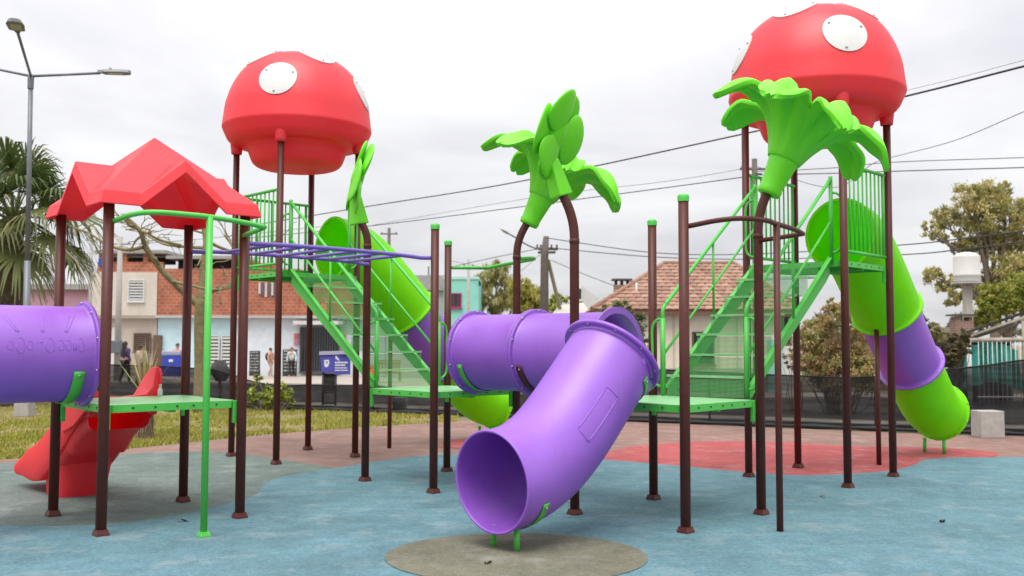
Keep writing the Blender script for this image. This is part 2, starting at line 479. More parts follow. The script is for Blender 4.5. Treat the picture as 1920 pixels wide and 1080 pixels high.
sheet('rubber_paving', GP([(820, 838), (850, 826), (900, 822), (960, 826), (990, 835), (950, 842), (880, 842), (820, 838)]), .004, R_RED)
gc = V((.035, 6.93, 0))
sheet('rubber_paving', [gc + V((.915*math.cos(i*math.pi/32), .80*math.sin(i*math.pi/32), 0)) for i in range(64)], .013, R_BEIGE)
# street beyond the netting, kerb and far pavement
fd = (G(1920, 818) - G(1230, 793)).normalized(); fn = V((-fd.y, fd.x, 0))
if fn.y < 0: fn = -fn
f0 = G(1230, 793)
def FL(u, v, z=0.0): return f0 + fd*u + fn*v + V((0, 0, z))
gm = MB()
prof = [(-60, -.03), (3.0, -.03), (7.0, -.45), (900, -.45)]
def gpt(i, j):
    v, z = prof[round(i*3)]
    return FL(-700 + 1400*j, v, z)
gm.grid(gpt, 3, 40, sm=False)
go_ = gm.build('ground', M_VERGE)
tag(go_, kind='structure')
sheet('street', [FL(-70, 7.4), FL(60, 7.4), FL(60, 19), FL(-70, 19)], -.445, M_ASPH)
sheet('pavement', [FL(-60, .6), FL(40, .6), FL(40, 2.6), FL(-60, 2.6)], -.018, M_WALK)
far_walk = MB().prism([(-45, 49.8), (-8, 44.5), (2, 34.5), (60, 34.5), (60, 37.5), (4, 37.9), (-6, 54.9), (-45, 54.9)], -.5, -.40)
tag(far_walk.build('pavement', M_WALK), kind='structure')
kerb = MB()
a0, a1 = FL(-60, .35), FL(14, .35)
kerb.prism([(p.x, p.y) for p in (FL(-60, .3), FL(14, .3), FL(14, .48), FL(-60, .48))], -.03, .09)
tag(kerb.build('kerb', M_CONC), kind='structure')

# ================================================================== PLAYGROUND
H = .5753
A0 = R(-.7402)
DK = {'L': ((-3.1173, 8.4314), -.0410), 'TL': ((-2.8531, 12.8568), -.0172), 'ML': ((-.7615, 10.5902), -.0027),
      'MR': ((1.3636, 8.6044), .0237), 'TR': ((3.4618, 11.0275), .0371)}
def phi(k): return R(45) + A0 + DK[k][1]
CORN = {'left': (-H, H), 'front': (-H, -H), 'right': (H, -H), 'back': (H, H)}
EDGE = {'RB': (1, 0), 'LF': (-1, 0), 'BL': (0, 1), 'FR': (0, -1)}
def dw(k, x, y, z=0.0):
    c, s = math.cos(phi(k)), math.sin(phi(k)); o = DK[k][0]
    return V((o[0] + c*x - s*y, o[1] + s*x + c*y, z))
def edge(k, e, off=0.0):
    d = EDGE[e]; return dw(k, d[0]*(H+off), d[1]*(H+off))
def toloc(root_loc, rz, p):
    d = V(p) - V(root_loc); c, s = math.cos(-rz), math.sin(-rz)
    return V((c*d.x - s*d.y, s*d.x + c*d.y, d.z))
PR = .0415
LOW, HIGH = 1.0, 2.37

base_mb = MB()
b0, b1 = .051, .040
vs = [(sx*b0, sy*b0, .0) for sx, sy in ((-1,-1),(1,-1),(1,1),(-1,1))] + [(sx*b0, sy*b0, .012) for sx, sy in ((-1,-1),(1,-1),(1,1),(-1,1))] + \
     [(sx*b1, sy*b1, .05) for sx, sy in ((-1,-1),(1,-1),(1,1),(-1,1))]
base_mb.add(vs, [(0,1,5,4),(1,2,6,5),(2,3,7,6),(3,0,4,7),(4,5,9,8),(5,6,10,9),(6,7,11,10),(7,4,8,11),(8,9,10,11)])
for i in range(4):
    a = math.pi/4 + i*math.pi/2
    base_mb.lathe([(0, .03), (.009, .03), (.009, .012)], 8, 0, Matrix.Translation((.058*math.cos(a), .058*math.sin(a), 0)))
BASE_ME = base_mb.mesh('base_plate', M_BROWN)
BASE_GREEN_ME = base_mb.mesh('base_plate', M_GREEN)
CAP_ME = MB().lathe([(.0455, -.03), (.047, .01), (.042, .023), (.024, .031), (0, .033)], 20).mesh('cap', M_GREEN)

def add_post(root, xy, ztop, cap=False, r=PR, m=None, base=True, bme=None, bend=None, name='post'):
    x, y = xy
    pts = [(x, y, .006), (x, y, ztop)]
    mb = MB()
    if bend:
        bx, by, z1 = bend      # end offset (local) and height
        pts = [(x, y, .006), (x, y, ztop-.05)]
        for k in range(1, 9):
            t = k/8
            pts.append((x + bx*t*t, y + by*t*t, ztop-.05 + (z1-ztop+.05)*(t*1.02-.02*t)))
    mb.tube(pts, r, 20)
    if bend: mb.lathe([(r, ztop-.10), (r+.004, ztop-.098), (r+.004, ztop-.06), (r, ztop-.058)], 20, 0, Matrix.Translation((x, y, 0)))
    p = mb.build(name, m or M_BROWN, root)
    if base:
        b = put('base_plate', bme or BASE_ME, p, (x, y, .0055))
    if cap:
        put('cap', CAP_ME, p, (x, y, ztop))
    return p

def add_deck(root, z, sheet_mat=M_GREEN_DECK):
    h, c, t = .548, .055, .06
    poly = [(-h, -h+c), (-h+c, -h), (h-c, -h), (h, -h+c), (h, h-c), (h-c, h), (-h+c, h), (-h, h-c)]
    mb = MB()
    n = 8
    mb.add([(x, y, z) for x, y in poly], [list(range(n))], 1)
    mb.add([(x, y, z-.03) for x, y in poly], [list(range(n))[::-1]], 0)
    for i in range(n):
        (xa, ya), (xb, yb) = poly[i], poly[(i+1) % n]
        q = .985
        mb.add([(xa, ya, z), (xb, yb, z), (xb, yb, z-t), (xa, ya, z-t)], [(0, 1, 2, 3)])
        mb.add([(xa*q, ya*q, z-.03), (xb*q, yb*q, z-.03), (xb*q, yb*q, z-t), (xa*q, ya*q, z-t)], [(3, 2, 1, 0)])
        mb.add([(xa, ya, z-t), (xb, yb, z-t), (xb*q, yb*q, z-t), (xa*q, ya*q, z-t)], [(0, 1, 2, 3)])
    # stiffening ribs underneath
    mb.box((0, 0, z-.055), (1.06, .04, .046)); mb.box((0, 0, z-.0545), (.04, 1.05, .045))
    for d in (-.34, -.16, .02, .16, .36):      # bolt heads along the skirt
        for sx, sy, ax in ((d, -h-.001, 1), (d, h+.001, 1), (-h-.001, d, 0), (h+.001, d, 0)):
            mb.box((sx, sy, z-.028), (.016 if ax else .006, .006 if ax else .016, .014), mi=2)
    dk = mb.build('deck', [M_GREEN, sheet_mat, M_DARK], root, normals=False)
    for sx in (-1, 1):
        for sy in (-1, 1):
            b = MB().bbox((sx*.532, sy*.532, z-.097), (.036, .036, .19), .006)
            b.build('corner_bracket', M_GREEN, root)
    return dk

def platform(k, label, z, posts, cat='platform'):
    root = thing('play_platform', label, cat, (*DK[k][0], 0), phi(k))
    for cn, zt, kw in posts:
        add_post(root, CORN[cn], zt, **kw)
    add_deck(root, z)
    return root

# local offset that leans a post sideways in the world x direction
def lean(k, wx, wy=0.0):
    c, s = math.cos(phi(k)), math.sin(phi(k))
    return (c*wx + s*wy, -s*wx + c*wy)

# ---------------------------------------------------------------- roofed platform (left)
rootL = platform('L', 'low green platform on four brown posts under the zigzag red roof', LOW,
                 [(c, 2.60, {}) for c in ('left', 'front', 'right', 'back')])
def zigzag_roof(root):
    e, g, zc, zp, za, fh = .655, .36, 2.675, 2.985, 3.275, .105
    yv = e*(za-zp)/(za-zc)
    prof = []     # one side, local (along, outward) going round, 4 sides
    T = MB()
    def rot(k, x, y, z):
        for _ in range(k): x, y = -y, x
        return (x, y, z)
    for k in range(4):
        r = lambda x, y, z: rot(k, x, y, z)
        # pyramid face split round the gable
        T.add([r(0, 0, za), r(-e, -e, zc), r(-g, -e, zc), r(0, -yv, zp)], [(0, 1, 2, 3)])
        T.add([r(0, 0, za), r(e, -e, zc), r(g, -e, zc), r(0, -yv, zp)], [(3, 2, 1, 0)])
        T.add([r(-g, -e, zc), r(0, -e, zp), r(0, -yv, zp)], [(0, 1, 2)])
        T.add([r(g, -e, zc), r(0, -e, zp), r(0, -yv, zp)], [(2, 1, 0)])
        o = .025      # fascia flares out a little
        ring = [(-e, zc), (-g, zc), (0, zp), (g, zc), (e, zc)]
        for (xa, za_), (xb, zb_) in zip(ring[:-1], ring[1:]):
            fo = lambda x: x*(e+o)/e if abs(x) > g + .01 else x
            T.add([r(xa, -e, za_), r(xb, -e, zb_), r(fo(xb), -e-o, zb_-fh), r(fo(xa), -e-o, za_-fh)], [(0, 1, 2, 3)])
    roof = T.build('roof', M_RED, root, merge=True)
    sol = roof.modifiers.new('thickness', 'SOLIDIFY'); sol.thickness = .016; sol.offset = -1
    bv = roof.modifiers.new('soft_edges', 'BEVEL'); bv.width = .012; bv.segments = 2; bv.limit_method = 'ANGLE'; bv.angle_limit = R(20)
    return roof
zigzag_roof(rootL)

# ---------------------------------------------------------------- mushroom towers
CAP_PROF = [(0.0, 5.31), (.18, 5.30), (.38, 5.26), (.57, 5.175), (.73, 5.035), (.85, 4.84), (.925, 4.63), (.955, 4.43), (.972, 4.30)]
UNDER = [(.968, 4.285), (.94, 4.22), (.90, 4.14), (.84, 4.085), (.76, 4.07), (.69, 4.06), (.645, 4.01), (.615, 3.93), (.575, 3.845), (.50, 3.795), (.36, 3.775), (0.0, 3.77)]
def mushroom(root, az0):
    top = [(p.x, p.z) for p in smooth_path([(r, 0, z) for r, z in CAP_PROF], 5)]
    und = [(p.x, p.z) for p in smooth_path([(r, 0, z) for r, z in UNDER], 4)]
    mb = MB().lathe([(max(r, .0005), z) for r, z in top + und], 72)
    for cx, cy in CORN.values():       # moulded sockets round the post heads
        mb.lathe([(.085, 4.20), (.082, 4.10), (.072, 4.02), (.068, 3.985), (.05, 3.98)], 20, 0, Matrix.Translation((cx, cy, 0)))
    cap = mb.build('mushroom_cap', M_RED, root)
    # white spots: discs bent to the cap, found by arc length along the profile
    acc = [0.0]
    for a, b in zip(top[:-1], top[1:]): acc.append(acc[-1] + math.hypot(b[0]-a[0], b[1]-a[1]))
    def at(s):
        s = max(0.0, min(acc[-1], s))
        for i in range(len(acc)-1):
            if s <= acc[i+1]:
                t = (s-acc[i])/(acc[i+1]-acc[i]); a, b = top[i], top[i+1]
                dx, dz = b[0]-a[0], b[1]-a[1]; L = math.hypot(dx, dz)
                return (a[0]+dx*t, a[1]+dz*t, -dz/L, dx/L)
    def spot(az, s0, rad):
        sp = MB()
        def pt(u, th, off):
            rho = u*rad; s = s0 - rho*math.sin(th)
            r, z, nr, nz = at(s)
            a = az + rho*math.cos(th)/max(r, .05)
            r += nr*off; z += nz*off
            return V((r*math.cos(a), r*math.sin(a), z))
        off = .012
        sp.grid(lambda i, j: pt(max(i, .001), j*2*math.pi, off), 5, 32, closed_v=True)
        sp.grid(lambda i, j: pt(1.0, j*2*math.pi, off*(1-i)), 1, 32, closed_v=True, sm=False)
        for th in (.4, 2.5, 4.6):
            c = pt(.82, th, off+.004)
            sp.lathe([(.0, .006), (.013, .006), (.013, -.004)], 8, 1,
                     Matrix.Translation(c) @ c.normalized().to_track_quat('Z', 'Y').to_matrix().to_4x4())
        return sp.build('spot', [M_WHITE, M_BOLT], cap)
    for i in range(4):
        spot(az0 + i*math.pi/2, 1.10, .24)
        spot(az0 + R(45) + i*math.pi/2, .54, .24)
    return cap

def barrier(root, k, e, z):
    d = EDGE[e]; t = (-d[1], d[0])
    def L(a, zz, out=H-.02): return V((d[0]*out + t[0]*a, d[1]*out + t[1]*a, zz))
    w = .525
    for zz, nm in ((z+1.03, 'rail'), (z+.10, 'rail')):
        MB().tube([L(-w, zz), L(w, zz)], .019, 10).build(nm, M_GREEN, root)
    for i in range(10):
        a = -w + .045 + i*(2*w-.09)/9
        MB().tube([L(a, z+.10), L(a, z+1.03)], .019 if i in (0, 9) else .0105, 8).build('baluster', M_GREEN, root)

def tower(k, label, spot_az, sides):
    root = platform(k, label, HIGH, [(c, 4.04, {}) for c in ('left', 'front', 'right', 'back')], 'tower')
    root.name = 'play_tower'
    mushroom(root, spot_az - phi(k))
    for e in sides: barrier(root, k, e, HIGH)
    return root
# azimuth of the camera seen from each tower, plus the turn read off the photo
azc = lambda k: math.atan2(-DK[k][0][1], -DK[k][0][0])
rootTL = tower('TL', 'tall tower with red mushroom cap nearer the street lamp and palm', azc('TL') - R(17), ('LF', 'BL'))
rootTR = tower('TR', 'tall tower with red mushroom cap nearer the tree and water tank', azc('TR') + R(21), ('BL', 'FR'))

# ---------------------------------------------------------------- low middle platforms with flower posts
def bent(k, wx, z1): 
    lx, ly = lean(k, wx); return (lx, ly, z1)
rootML = platform('ML', 'low green platform with flower posts at the foot of the farther staircase', LOW,
                  [('left', 2.62, dict(bend=bent('ML', -.10, 2.84))), ('front', 2.66, dict(cap=True)),
                   ('back', 2.66, dict(cap=True)), ('right', 2.50, dict(bend=bent('ML', .13, 2.82)))])
rootMR = platform('MR', 'low green platform with flower posts between front purple slide and near staircase', LOW,
                  [('left', 2.47, dict(bend=bent('MR', -.13, 2.85))), ('front', 2.66, dict(cap=True)),
                   ('back', 2.66, dict(cap=True)), ('right', 2.52, dict(bend=bent('MR', .10, 2.86)))])

def bell_flower(root, k, corner, wx, z1, turn, tilt=(.42, 0.0)):
    """trumpet of six drooping petals on a tapering calyx, axis leaning sideways"""
    bx, by = lean(k, wx); o = V((CORN[corner][0]+bx, CORN[corner][1]+by, z1 - .03))
    lx, ly = lean(k, *tilt)
    ax = V((lx, ly, .9)).normalized()
    m = Matrix.Translation(o) @ ax.to_track_quat('Z', 'Y').to_matrix().to_4x4()
    # world-fixed turn about the axis
    cal = MB().lathe([(.05, -.02), (.098, -.015), (.104, .0), (.108, .03), (.102, .045), (.112, .15), (.128, .27), (.150, .40), (.160, .46), (.1, .47)], 32, 0, m)
    body = cal.build('flower', M_LEAF, root)
    prof = smooth_path([(.130, 0, .32), (.185, 0, .47), (.265, 0, .62), (.37, 0, .745), (.50, 0, .80), (.63, 0, .785), (.75, 0, .70), (.84, 0, .57)], 4)
    def prof_at(t):
        x = t*(len(prof)-1); i = min(int(x), len(prof)-2); f = x-i
        return prof[i].lerp(prof[i+1], f)
    ws = [(0, .07), (.15, .095), (.3, .13), (.45, .17), (.6, .195), (.74, .195), (.86, .165), (.94, .12), (1.0, .045)]
    def wid(t):
        for (ta, wa), (tb, wb) in zip(ws[:-1], ws[1:]):
            if t <= tb: return wa + (wb-wa)*(t-ta)/(tb-ta)
        return ws[-1][1]
    for q in range(7):
        a0 = turn + q*2*math.pi/7 + random.uniform(-.05, .05)
        dr = random.uniform(.94, 1.05); dz = random.uniform(-.04, .03)
        def pt(i, j):
            t = i; p = prof_at(t); s = (j-.5)*2
            w = wid(t); an = a0 + s*w/p.x*.98
            amp = min(1, t*1.8)*(1 if t < .8 else 1-.7*(t-.8)/.2)
            fold = (.032*math.cos(s*math.pi*2.0) - .075*s*s)*amp
            scal = .02*math.sin(t*17 + q)*abs(s)**3 if t > .5 else 0
            r = p.x*(1 + (dr-1)*t) - fold*.30; z = p.z + dz*t*t + fold + scal
            return m @ V((r*math.cos(an), r*math.sin(an), z))
        pm = MB().grid(pt, 22, 12)
        pe = pm.build('petal', M_LEAF, body)
        so = pe.modifiers.new('thickness', 'SOLIDIFY'); so.thickness = .042; so.offset = 0
        bv = pe.modifiers.new('round_edge', 'BEVEL'); bv.width = .012; bv.segments = 2; bv.limit_method = 'ANGLE'; bv.angle_limit = R(50)
    return body

def flat_flower(root, k, corner, wx, z1, normal, centre, turn=0.0):
    """flat flower of overlapping thick petals seen nearly from the side; centre and normal in world terms"""
    rl = (*DK[k][0], 0)
    bx, by = lean(k, wx); o = V((CORN[corner][0]+bx, CORN[corner][1]+by, z1))
    c = toloc(rl, phi(k), centre)
    nl = V((*lean(k, normal[0], normal[1]), normal[2])).normalized()
    upv = V((0, 0, 1)); X = nl.cross(upv).normalized(); Y = X.cross(nl).normalized()*-1
    if Y.z < 0: Y = -Y
    m = Matrix.Translation(c) @ Matrix((X, Y, nl)).transposed().to_4x4()
    neck = MB()
    low = m @ V((0, -.24, -.03))
    d = (low - o)
    fr = frame(o, d.normalized(), V((0, 1, 0)))
    L = d.length
    neck.add([fr @ V(p) for p in ((-.06, -.085, -.07), (-.06, .085, -.07), (-.06, .085, .07), (-.06, -.085, .07),
                                   (L+.02, -.055, -.045), (L+.02, .055, -.045), (L+.02, .055, .045), (L+.02, -.055, .045))],
             [(0, 1, 2, 3), (4, 7, 6, 5), (0, 4, 5, 1), (1, 5, 6, 2), (2, 6, 7, 3), (3, 7, 4, 0)])
    neck.lathe([(0.0, .075), (.07, .07), (.13, .045), (.155, 0), (.13, -.045), (.07, -.06), (0.0, -.065)], 24, 0, m)
    body = neck.build('flower', M_LEAF, root)
    bv = body.modifiers.new('round_edge', 'BEVEL'); bv.width = .012; bv.segments = 2; bv.limit_method = 'ANGLE'; bv.angle_limit = R(40)
    for q in range(6):
        a = turn + q*math.pi/3 + random.uniform(-.06, .06)
        dirx = V((math.cos(a), math.sin(a), 0)); diry = V((-math.sin(a), math.cos(a), 0))
        lift = .035 if q % 2 else -.03
        ln = .385*random.uniform(.96, 1.05)
        pm = MB()
        def pt(i, j, ln=ln, lift=lift):
            th = i*math.pi; ph = j*2*math.pi
            x = -math.cos(th); rr = math.sin(th)
            wide = .232*(1 + .20*x - .14*x*x)
            y = rr*math.cos(ph)*wide; z = rr*math.sin(ph)*.032
            u = .03 + ln*(x+1)/2
            z += lift - .20*u*u + .22*(y*y)/.16*.25
            return m @ (dirx*u + diry*y + V((0, 0, z)))
        pm.grid(pt, 14, 20, closed_v=True)
        pm.build('petal', M_LEAF, body, merge=True)
    return body

bell_flower(rootML, 'ML', 'right', .13, 2.82, .55, (.44, .02))
bell_flower(rootMR, 'MR', 'right', .10, 2.86, -.10, (.42, -.02))
flat_flower(rootMR, 'MR', 'left', -.13, 2.85, (-.86, .40, .34), P(1045, 253, 8.55))
flat_flower(rootML, 'ML', 'left', -.10, 2.84, (-.94, -.24, .24), P(672, 332, 10.6), .3)

# ---------------------------------------------------------------- pole rails
def pole_rail(k, e, z, label, m, bme, out=.53):
    d = EDGE[e]; t = (-d[1], d[0])
    o = DK[k][0]
    root = thing('slide_pole', label, 'climbing pole', dw(k, d[0]*(H+out), d[1]*(H+out)), phi(k))
    def L(a, q, zz): return V((d[0]*(q-out) + t[0]*a, d[1]*(q-out) + t[1]*a, zz))
    pts = [L(-H+.03, 0, z-.03), L(-H+.05, .12, z-.015), L(-H+.07, .25, z), L(-H+.12, .38, z+.01), L(-.36, .47, z+.012), L(-.18, .52, z+.008), L(0, out, z), L(.3, out, z-.02), L(H-.10, out-.02, z-.04)]
    MB().tube(smooth_path(pts, 5), .021, 12).build('rail', m, root)
    MB().tube([L(H-.10, out-.01, z-.041), L(H-.02, .03, z-.06)], .020, 12).build('rail', m, root)
    p = MB().tube([L(0, out, .006), L(0, out, z)], .027, 14).build('pole', m, root)
    if bme: put('base_plate', bme, p, L(0, out, .0055), scale=(.8, .8, .8))
    return root
pole_rail('L', 'FR', 2.47, 'bright green pole and bent rail in front of red roofed platform', M_GREEN, BASE_GREEN_ME, .56)
pole_rail('MR', 'FR', 2.46, 'brown pole and bent rail in front of the near flower platform', M_BROWN, None, .50)
pr_ = pole_rail('ML', 'RB', 2.43, 'brown pole with bent green rail behind the long purple tunnel', M_GREEN, None, .55)
for ch in pr_.children:
    if ch.name.startswith('pole'):
        ch.data.materials[0] = M_BROWN

# ---------------------------------------------------------------- monkey bars
p0, p1 = edge('L', 'RB'), edge('ML', 'LF')
dv = p1 - p0; run = dv.length; rz = math.atan2(dv.y, dv.x)
mbar = thing('monkey_bars', 'purple overhead ladder bars joining the roofed platform to the flower platform', 'monkey bars', p0, rz)
for s in (-1, 1):
    y = s*.50
    pts = [(.02, s*.55, 2.35), (.12, s*.53, 2.352), (.25, y, 2.36), (.6, y, 2.365), (run/2, y, 2.365), (run-.6, y, 2.36), (run-.25, y, 2.35), (run-.12, s*.52, 2.34), (run-.02, s*.55, 2.342)]
    MB().tube(smooth_path(pts, 5), .020, 12).build('rail', M_PURPLE_BAR, mbar)
for i in range(6):
    x = .30 + i*(run-.60)/5
    MB().tube([(x, -.50, 2.355), (x, .50, 2.355)], .016, 10).build('rung', M_PURPLE_BAR, mbar)

# ---------------------------------------------------------------- staircases
def uv_box(o, pitch=1.0):
    me = o.data; ul = me.uv_layers.new(name='UVMap')
    for p in me.polygons:
        nx, ny, nz = (abs(c) for c in p.normal)
        for li in p.loop_indices:
            c = me.vertices[me.loops[li].vertex_index].co
            ul.data[li].uv = (c.y, c.x) if nz > .5 else ((c.y, c.z) if nx > .5 else (c.x, c.z))
def staircase(p0, p1, z0, z1, label):
    dv = p1 - p0; run = dv.length; rz = math.atan2(dv.y, dv.x)
    root = thing('staircase', label, 'staircase', p0, rz)
    W = .40; slope = (z1-z0)/run; ang = math.atan(slope)
    zl = lambda x: z0 + slope*x
    hgt = .17
    for s in (-1, 1):
        poly = [(0.03, zl(.03)+.05), (run-.02, z1+.05), (run-.02, z1-hgt+.02), (run-.12, z1-hgt-.06), (.12, z0-.0), (0.03, z0+.0)]
        m = Matrix.Translation((0, s*W, 0)) @ Matrix.Rotation(R(90), 4, 'X')
        st = MB().prism(poly, -.006, .006, 0, m)
        top = Matrix.Rotation(-ang, 3, 'Y')
        st.box(((run)/2, s*(W+.018), zl(run/2)+.054), ((run-.05)/math.cos(ang), .045, .008), top)
        st.build('stringer', M_GREEN, root)
    n = 7; rise = (z1-z0)/n; go = run/n
    for i in range(n):
        x0 = i*go
        rs = MB().box((x0+.012, 0, z0+rise*(i+.5)-.012), (.004, 2*W-.014, rise-.03)).build('riser', M_GREEN_HOLES, root)
        uv_box(rs)
        if i < n-1:
            tr = MB().box((x0+go/2+.012, 0, z0+rise*(i+1)-.004), (go-.006, 2*W-.014, .005)).build('tread', M_GREEN_HOLES, root)
            uv_box(tr)
            MB().box((x0+.010, 0, z0+rise*(i+1)-.006), (.022, 2*W-.014, .022)).build('nosing', M_GREEN_DECK, root)
    for s in (-1, 1):
        y = s*(W+.03)
        zb, zt = z0+.86, z1+.90
        MB().tube([(.0, y, z0+.003), (.0, y, zb-.13)], .024, 12).build('newel', M_GREEN, root)
        MB().tube([(run-.02, y, z1+.003), (run-.02, y, zt)], .022, 12).build('newel', M_GREEN, root)
        hr = smooth_path([(.0, y, zb-.14), (.0, y, zb-.06), (.045, y, zb), (.16, y, zb+.16*slope*.75), (run*.5, y, (zb+zt)/2-.02), (run-.02, y, zt-.03)], 6)
        MB().tube(hr, .019, 12).build('handrail', M_GREEN, root)
        MB().tube([(.0, y, z0+.38), (run-.02, y, z1+.42)], .013, 10).build('mid_rail', M_GREEN, root)
        MB().tube([(run*.5, y, zl(run*.5)+.05), (run*.5, y, (zb+zt)/2-.02)], .013, 10).build('baluster', M_GREEN, root)
        for xx, zz in ((.0, z0), (run-.02, z1)):
            y2 = y + s*.115
            lp = smooth_path([(xx, y, zz+.09), (xx, y+s*.06, zz+.095), (xx, y2, zz+.17), (xx, y2, zz+.4), (xx, y2, zz+.64), (xx, y+s*.06, zz+.715), (xx, y, zz+.72)], 6)
            MB().tube(lp, .013, 10).build('loop_rail', M_GREEN, root)
    return root
staircase(edge('ML', 'BL'), edge('TL', 'FR'), LOW, HIGH, 'green perforated staircase climbing to the mushroom tower beside the brick building')
staircase(edge('MR', 'RB'), edge('TR', 'LF'), LOW, HIGH, 'green perforated staircase climbing to the mushroom tower in front of tiled house')

# ---------------------------------------------------------------- plastic tubes
TR_ = .385
def frames(path):
    out = []
    up = None
    for i, p in enumerate(path):
        t = (path[min(i+1, len(path)-1)] - path[max(i-1, 0)]).normalized()
        a = V((0, 1, 0)); a = (a - t*a.dot(t)).normalized()
        b = t.cross(a)
        if b.z < 0: b = -b
        out.append((p, t, a, b))
    return out
def tube_shell(root, name, path, r=TR_, m=None, fl=(.046, .046), bolts=True, flare=(0, 0)):
    """hollow plastic tube with flange rings; path lies in the local xz plane"""
    path = [V(p) for p in path]
    fr = frames(path); n = 48
    rings = []      # (point, radius, a, b, flat_before)
    p, t, a, b = fr[0]
    if fl[0] > 0:
        rings += [(p, r+fl[0], a, b), (p+t*.022, r+fl[0], a, b), (p+t*.030, r+fl[0]-.008, a, b), (p+t*.034, r+.010, a, b), (p+t*.05, r, a, b)]
    else: rings += [(p, r, a, b)]
    ln = len(fr)
    for i, (p, t, a, b) in enumerate(fr[1:-1], 1):
        rings.append((p, r, a, b))
    p, t, a, b = fr[-1]
    if fl[1] > 0:
        rings += [(p-t*.05, r, a, b), (p-t*.034, r+.010, a, b), (p-t*.030, r+fl[1]-.008, a, b), (p-t*.022, r+fl[1], a, b), (p, r+fl[1], a, b)]
    else: rings += [(p, r, a, b)]
    inner = [(p, r-.014, a, b) for (p, t, a, b) in reversed(fr)]
    allr = rings + inner
    mb = MB(); o = 0
    for (p, rr, a, b) in allr:
        for k in range(n):
            an = 2*math.pi*k/n
            mb.v.append(tuple(p + a*rr*math.cos(an) + b*rr*math.sin(an)))
    N = len(allr)
    for i in range(N):
        j = (i+1) % N
        flat = abs(allr[i][1]-allr[j][1]) > .004
        for k in range(n):
            k2 = (k+1) % n
            mb.f.append([i*n+k, i*n+k2, j*n+k2, j*n+k]); mb.mi.append(0); mb.sm.append(not flat)
    if bolts:
        for end, (p, t, a, b) in ((0, fr[0]), (1, fr[-1])):
            if fl[end] <= 0: continue
            tt = t if end == 0 else -t
            for k in range(10):
                an = 2*math.pi*(k+.5)/10
                c = p + (a*math.cos(an) + b*math.sin(an))*(r+.028) + tt*.03
                mb.lathe([(0, .008), (.011, .007), (.011, -.004)], 8, 1, Matrix.Translation(c) @ tt.to_track_quat('Z', 'Y').to_matrix().to_4x4())
    return mb.build(name, [m, M_BOLT], root)
def strap(root, p, t, r=TR_, ang=(-90, -18), width=.06, m=None, name='strap'):
    t = V(t).normalized(); a = V((0, 1, 0)); a = (a - t*a.dot(t)).normalized(); b = t.cross(a)
    if b.z < 0: b = -b
    p = V(p); rr = r + .010
    for s in (-1, 1):
        mb = MB()
        def pt(i, j):
            an = R(ang[0] + (ang[1]-ang[0])*i)
            return p + a*(s*math.cos(an)*rr) + b*(math.sin(an)*rr) + t*((j-.5)*width)
        mb.grid(pt, 14, 1)
        an = R(ang[1]-5); c = p + a*(s*math.cos(an)*(rr+.006)) + b*(math.sin(an)*(rr+.006))
        nd = (a*(s*math.cos(an)) + b*math.sin(an))
        mb.lathe([(0, .008), (.010, .007), (.010, -.008)], 8, 1, Matrix.Translation(c) @ nd.to_track_quat('Z', 'Y').to_matrix().to_4x4())
        o = mb.build(name, [m or M_GREEN, M_BOLT], root)
        so = o.modifiers.new('thickness', 'SOLIDIFY'); so.thickness = .006

# long tunnel between the two flower platforms
p0, p1 = edge('ML', 'FR', -.03), edge('MR', 'BL', -.03)
dv = p1-p0; run = dv.length; rz = math.atan2(dv.y, dv.x)
tun = thing('crawl_tunnel', 'long purple crawl tunnel of two flanged sections joining the flower platforms', 'tunnel', p0, rz)
zc = LOW + TR_ + .012
half = run*.46
tube_shell(tun, 'tunnel_section', [(x, 0, zc) for x in (0, half*.3, half*.6, half-.001)], m=M_PURPLE)
tube_shell(tun, 'tunnel_section', [(x, 0, zc) for x in (half+.001, half+(run-half)*.4, half+(run-half)*.7, run)], m=M_PURPLE)
strap(tun, (.14, 0, zc), (1, 0, 0)); strap(tun, (run-.14, 0, zc), (1, 0, 0))
strap(tun, (half+.10, 0, zc), (1, 0, 0), m=M_BROWN, width=.07)

# tunnel leaving the frame on the left
p0 = edge('L', 'LF', -.03); d = dw('L', -1, 0) - dw('L', 0, 0)
tl = thing('crawl_tunnel', 'purple crawl tunnel with embossed marks cut off by the left edge', 'tunnel', p0, math.atan2(d.y, d.x))
tube_shell(tl, 'tunnel_section', [(x, 0, zc) for x in (0, .35, .7, 1.0, 1.299)], m=M_PURPLE)
tube_shell(tl, 'tunnel_section', [(x, 0, zc) for x in (1.301, 1.7, 2.1, 2.5)], m=M_PURPLE)
strap(tl, (.15, 0, zc), (1, 0, 0), width=.085, ang=(-90, -20))
MB().tube([(2.4, .0, .0), (2.4, .0, zc-TR_)], .03, 12).build('leg', M_GREEN, tl)
# raised marks on the camera side of that tunnel (local +y faces the camera side)
emb = MB()
def onside(x, an, h=.004, sgn=1): 
    an = R(an); return V((x, sgn*math.cos(an)*(TR_+h), zc + math.sin(an)*(TR_+h)))
def emboss(pts, w=.006, sgn=1):
    q = []
    for (xa, aa), (xb, ab) in zip(pts[:-1], pts[1:]):
        k = max(1, int(abs(ab-aa)/3))
        q += [(xa+(xb-xa)*i/k, aa+(ab-aa)*i/k) for i in range(k)]
    q.append(pts[-1])
    emb.tube([onside(x, an, -.001, sgn) for x, an in q], w, 6)
SG = 1
for x, dx in ((.60, .05), (.42, 0.0), (.25, -.05)):      # tapering rays
    emboss([(x+dx*1.6-.012, 52), (x-.004, 27)], .0035, SG); emboss([(x+dx*1.6+.028, 52), (x+.012, 27)], .0035, SG)
    emboss([(x-.004, 27), (x+.012, 27)], .0035, SG)
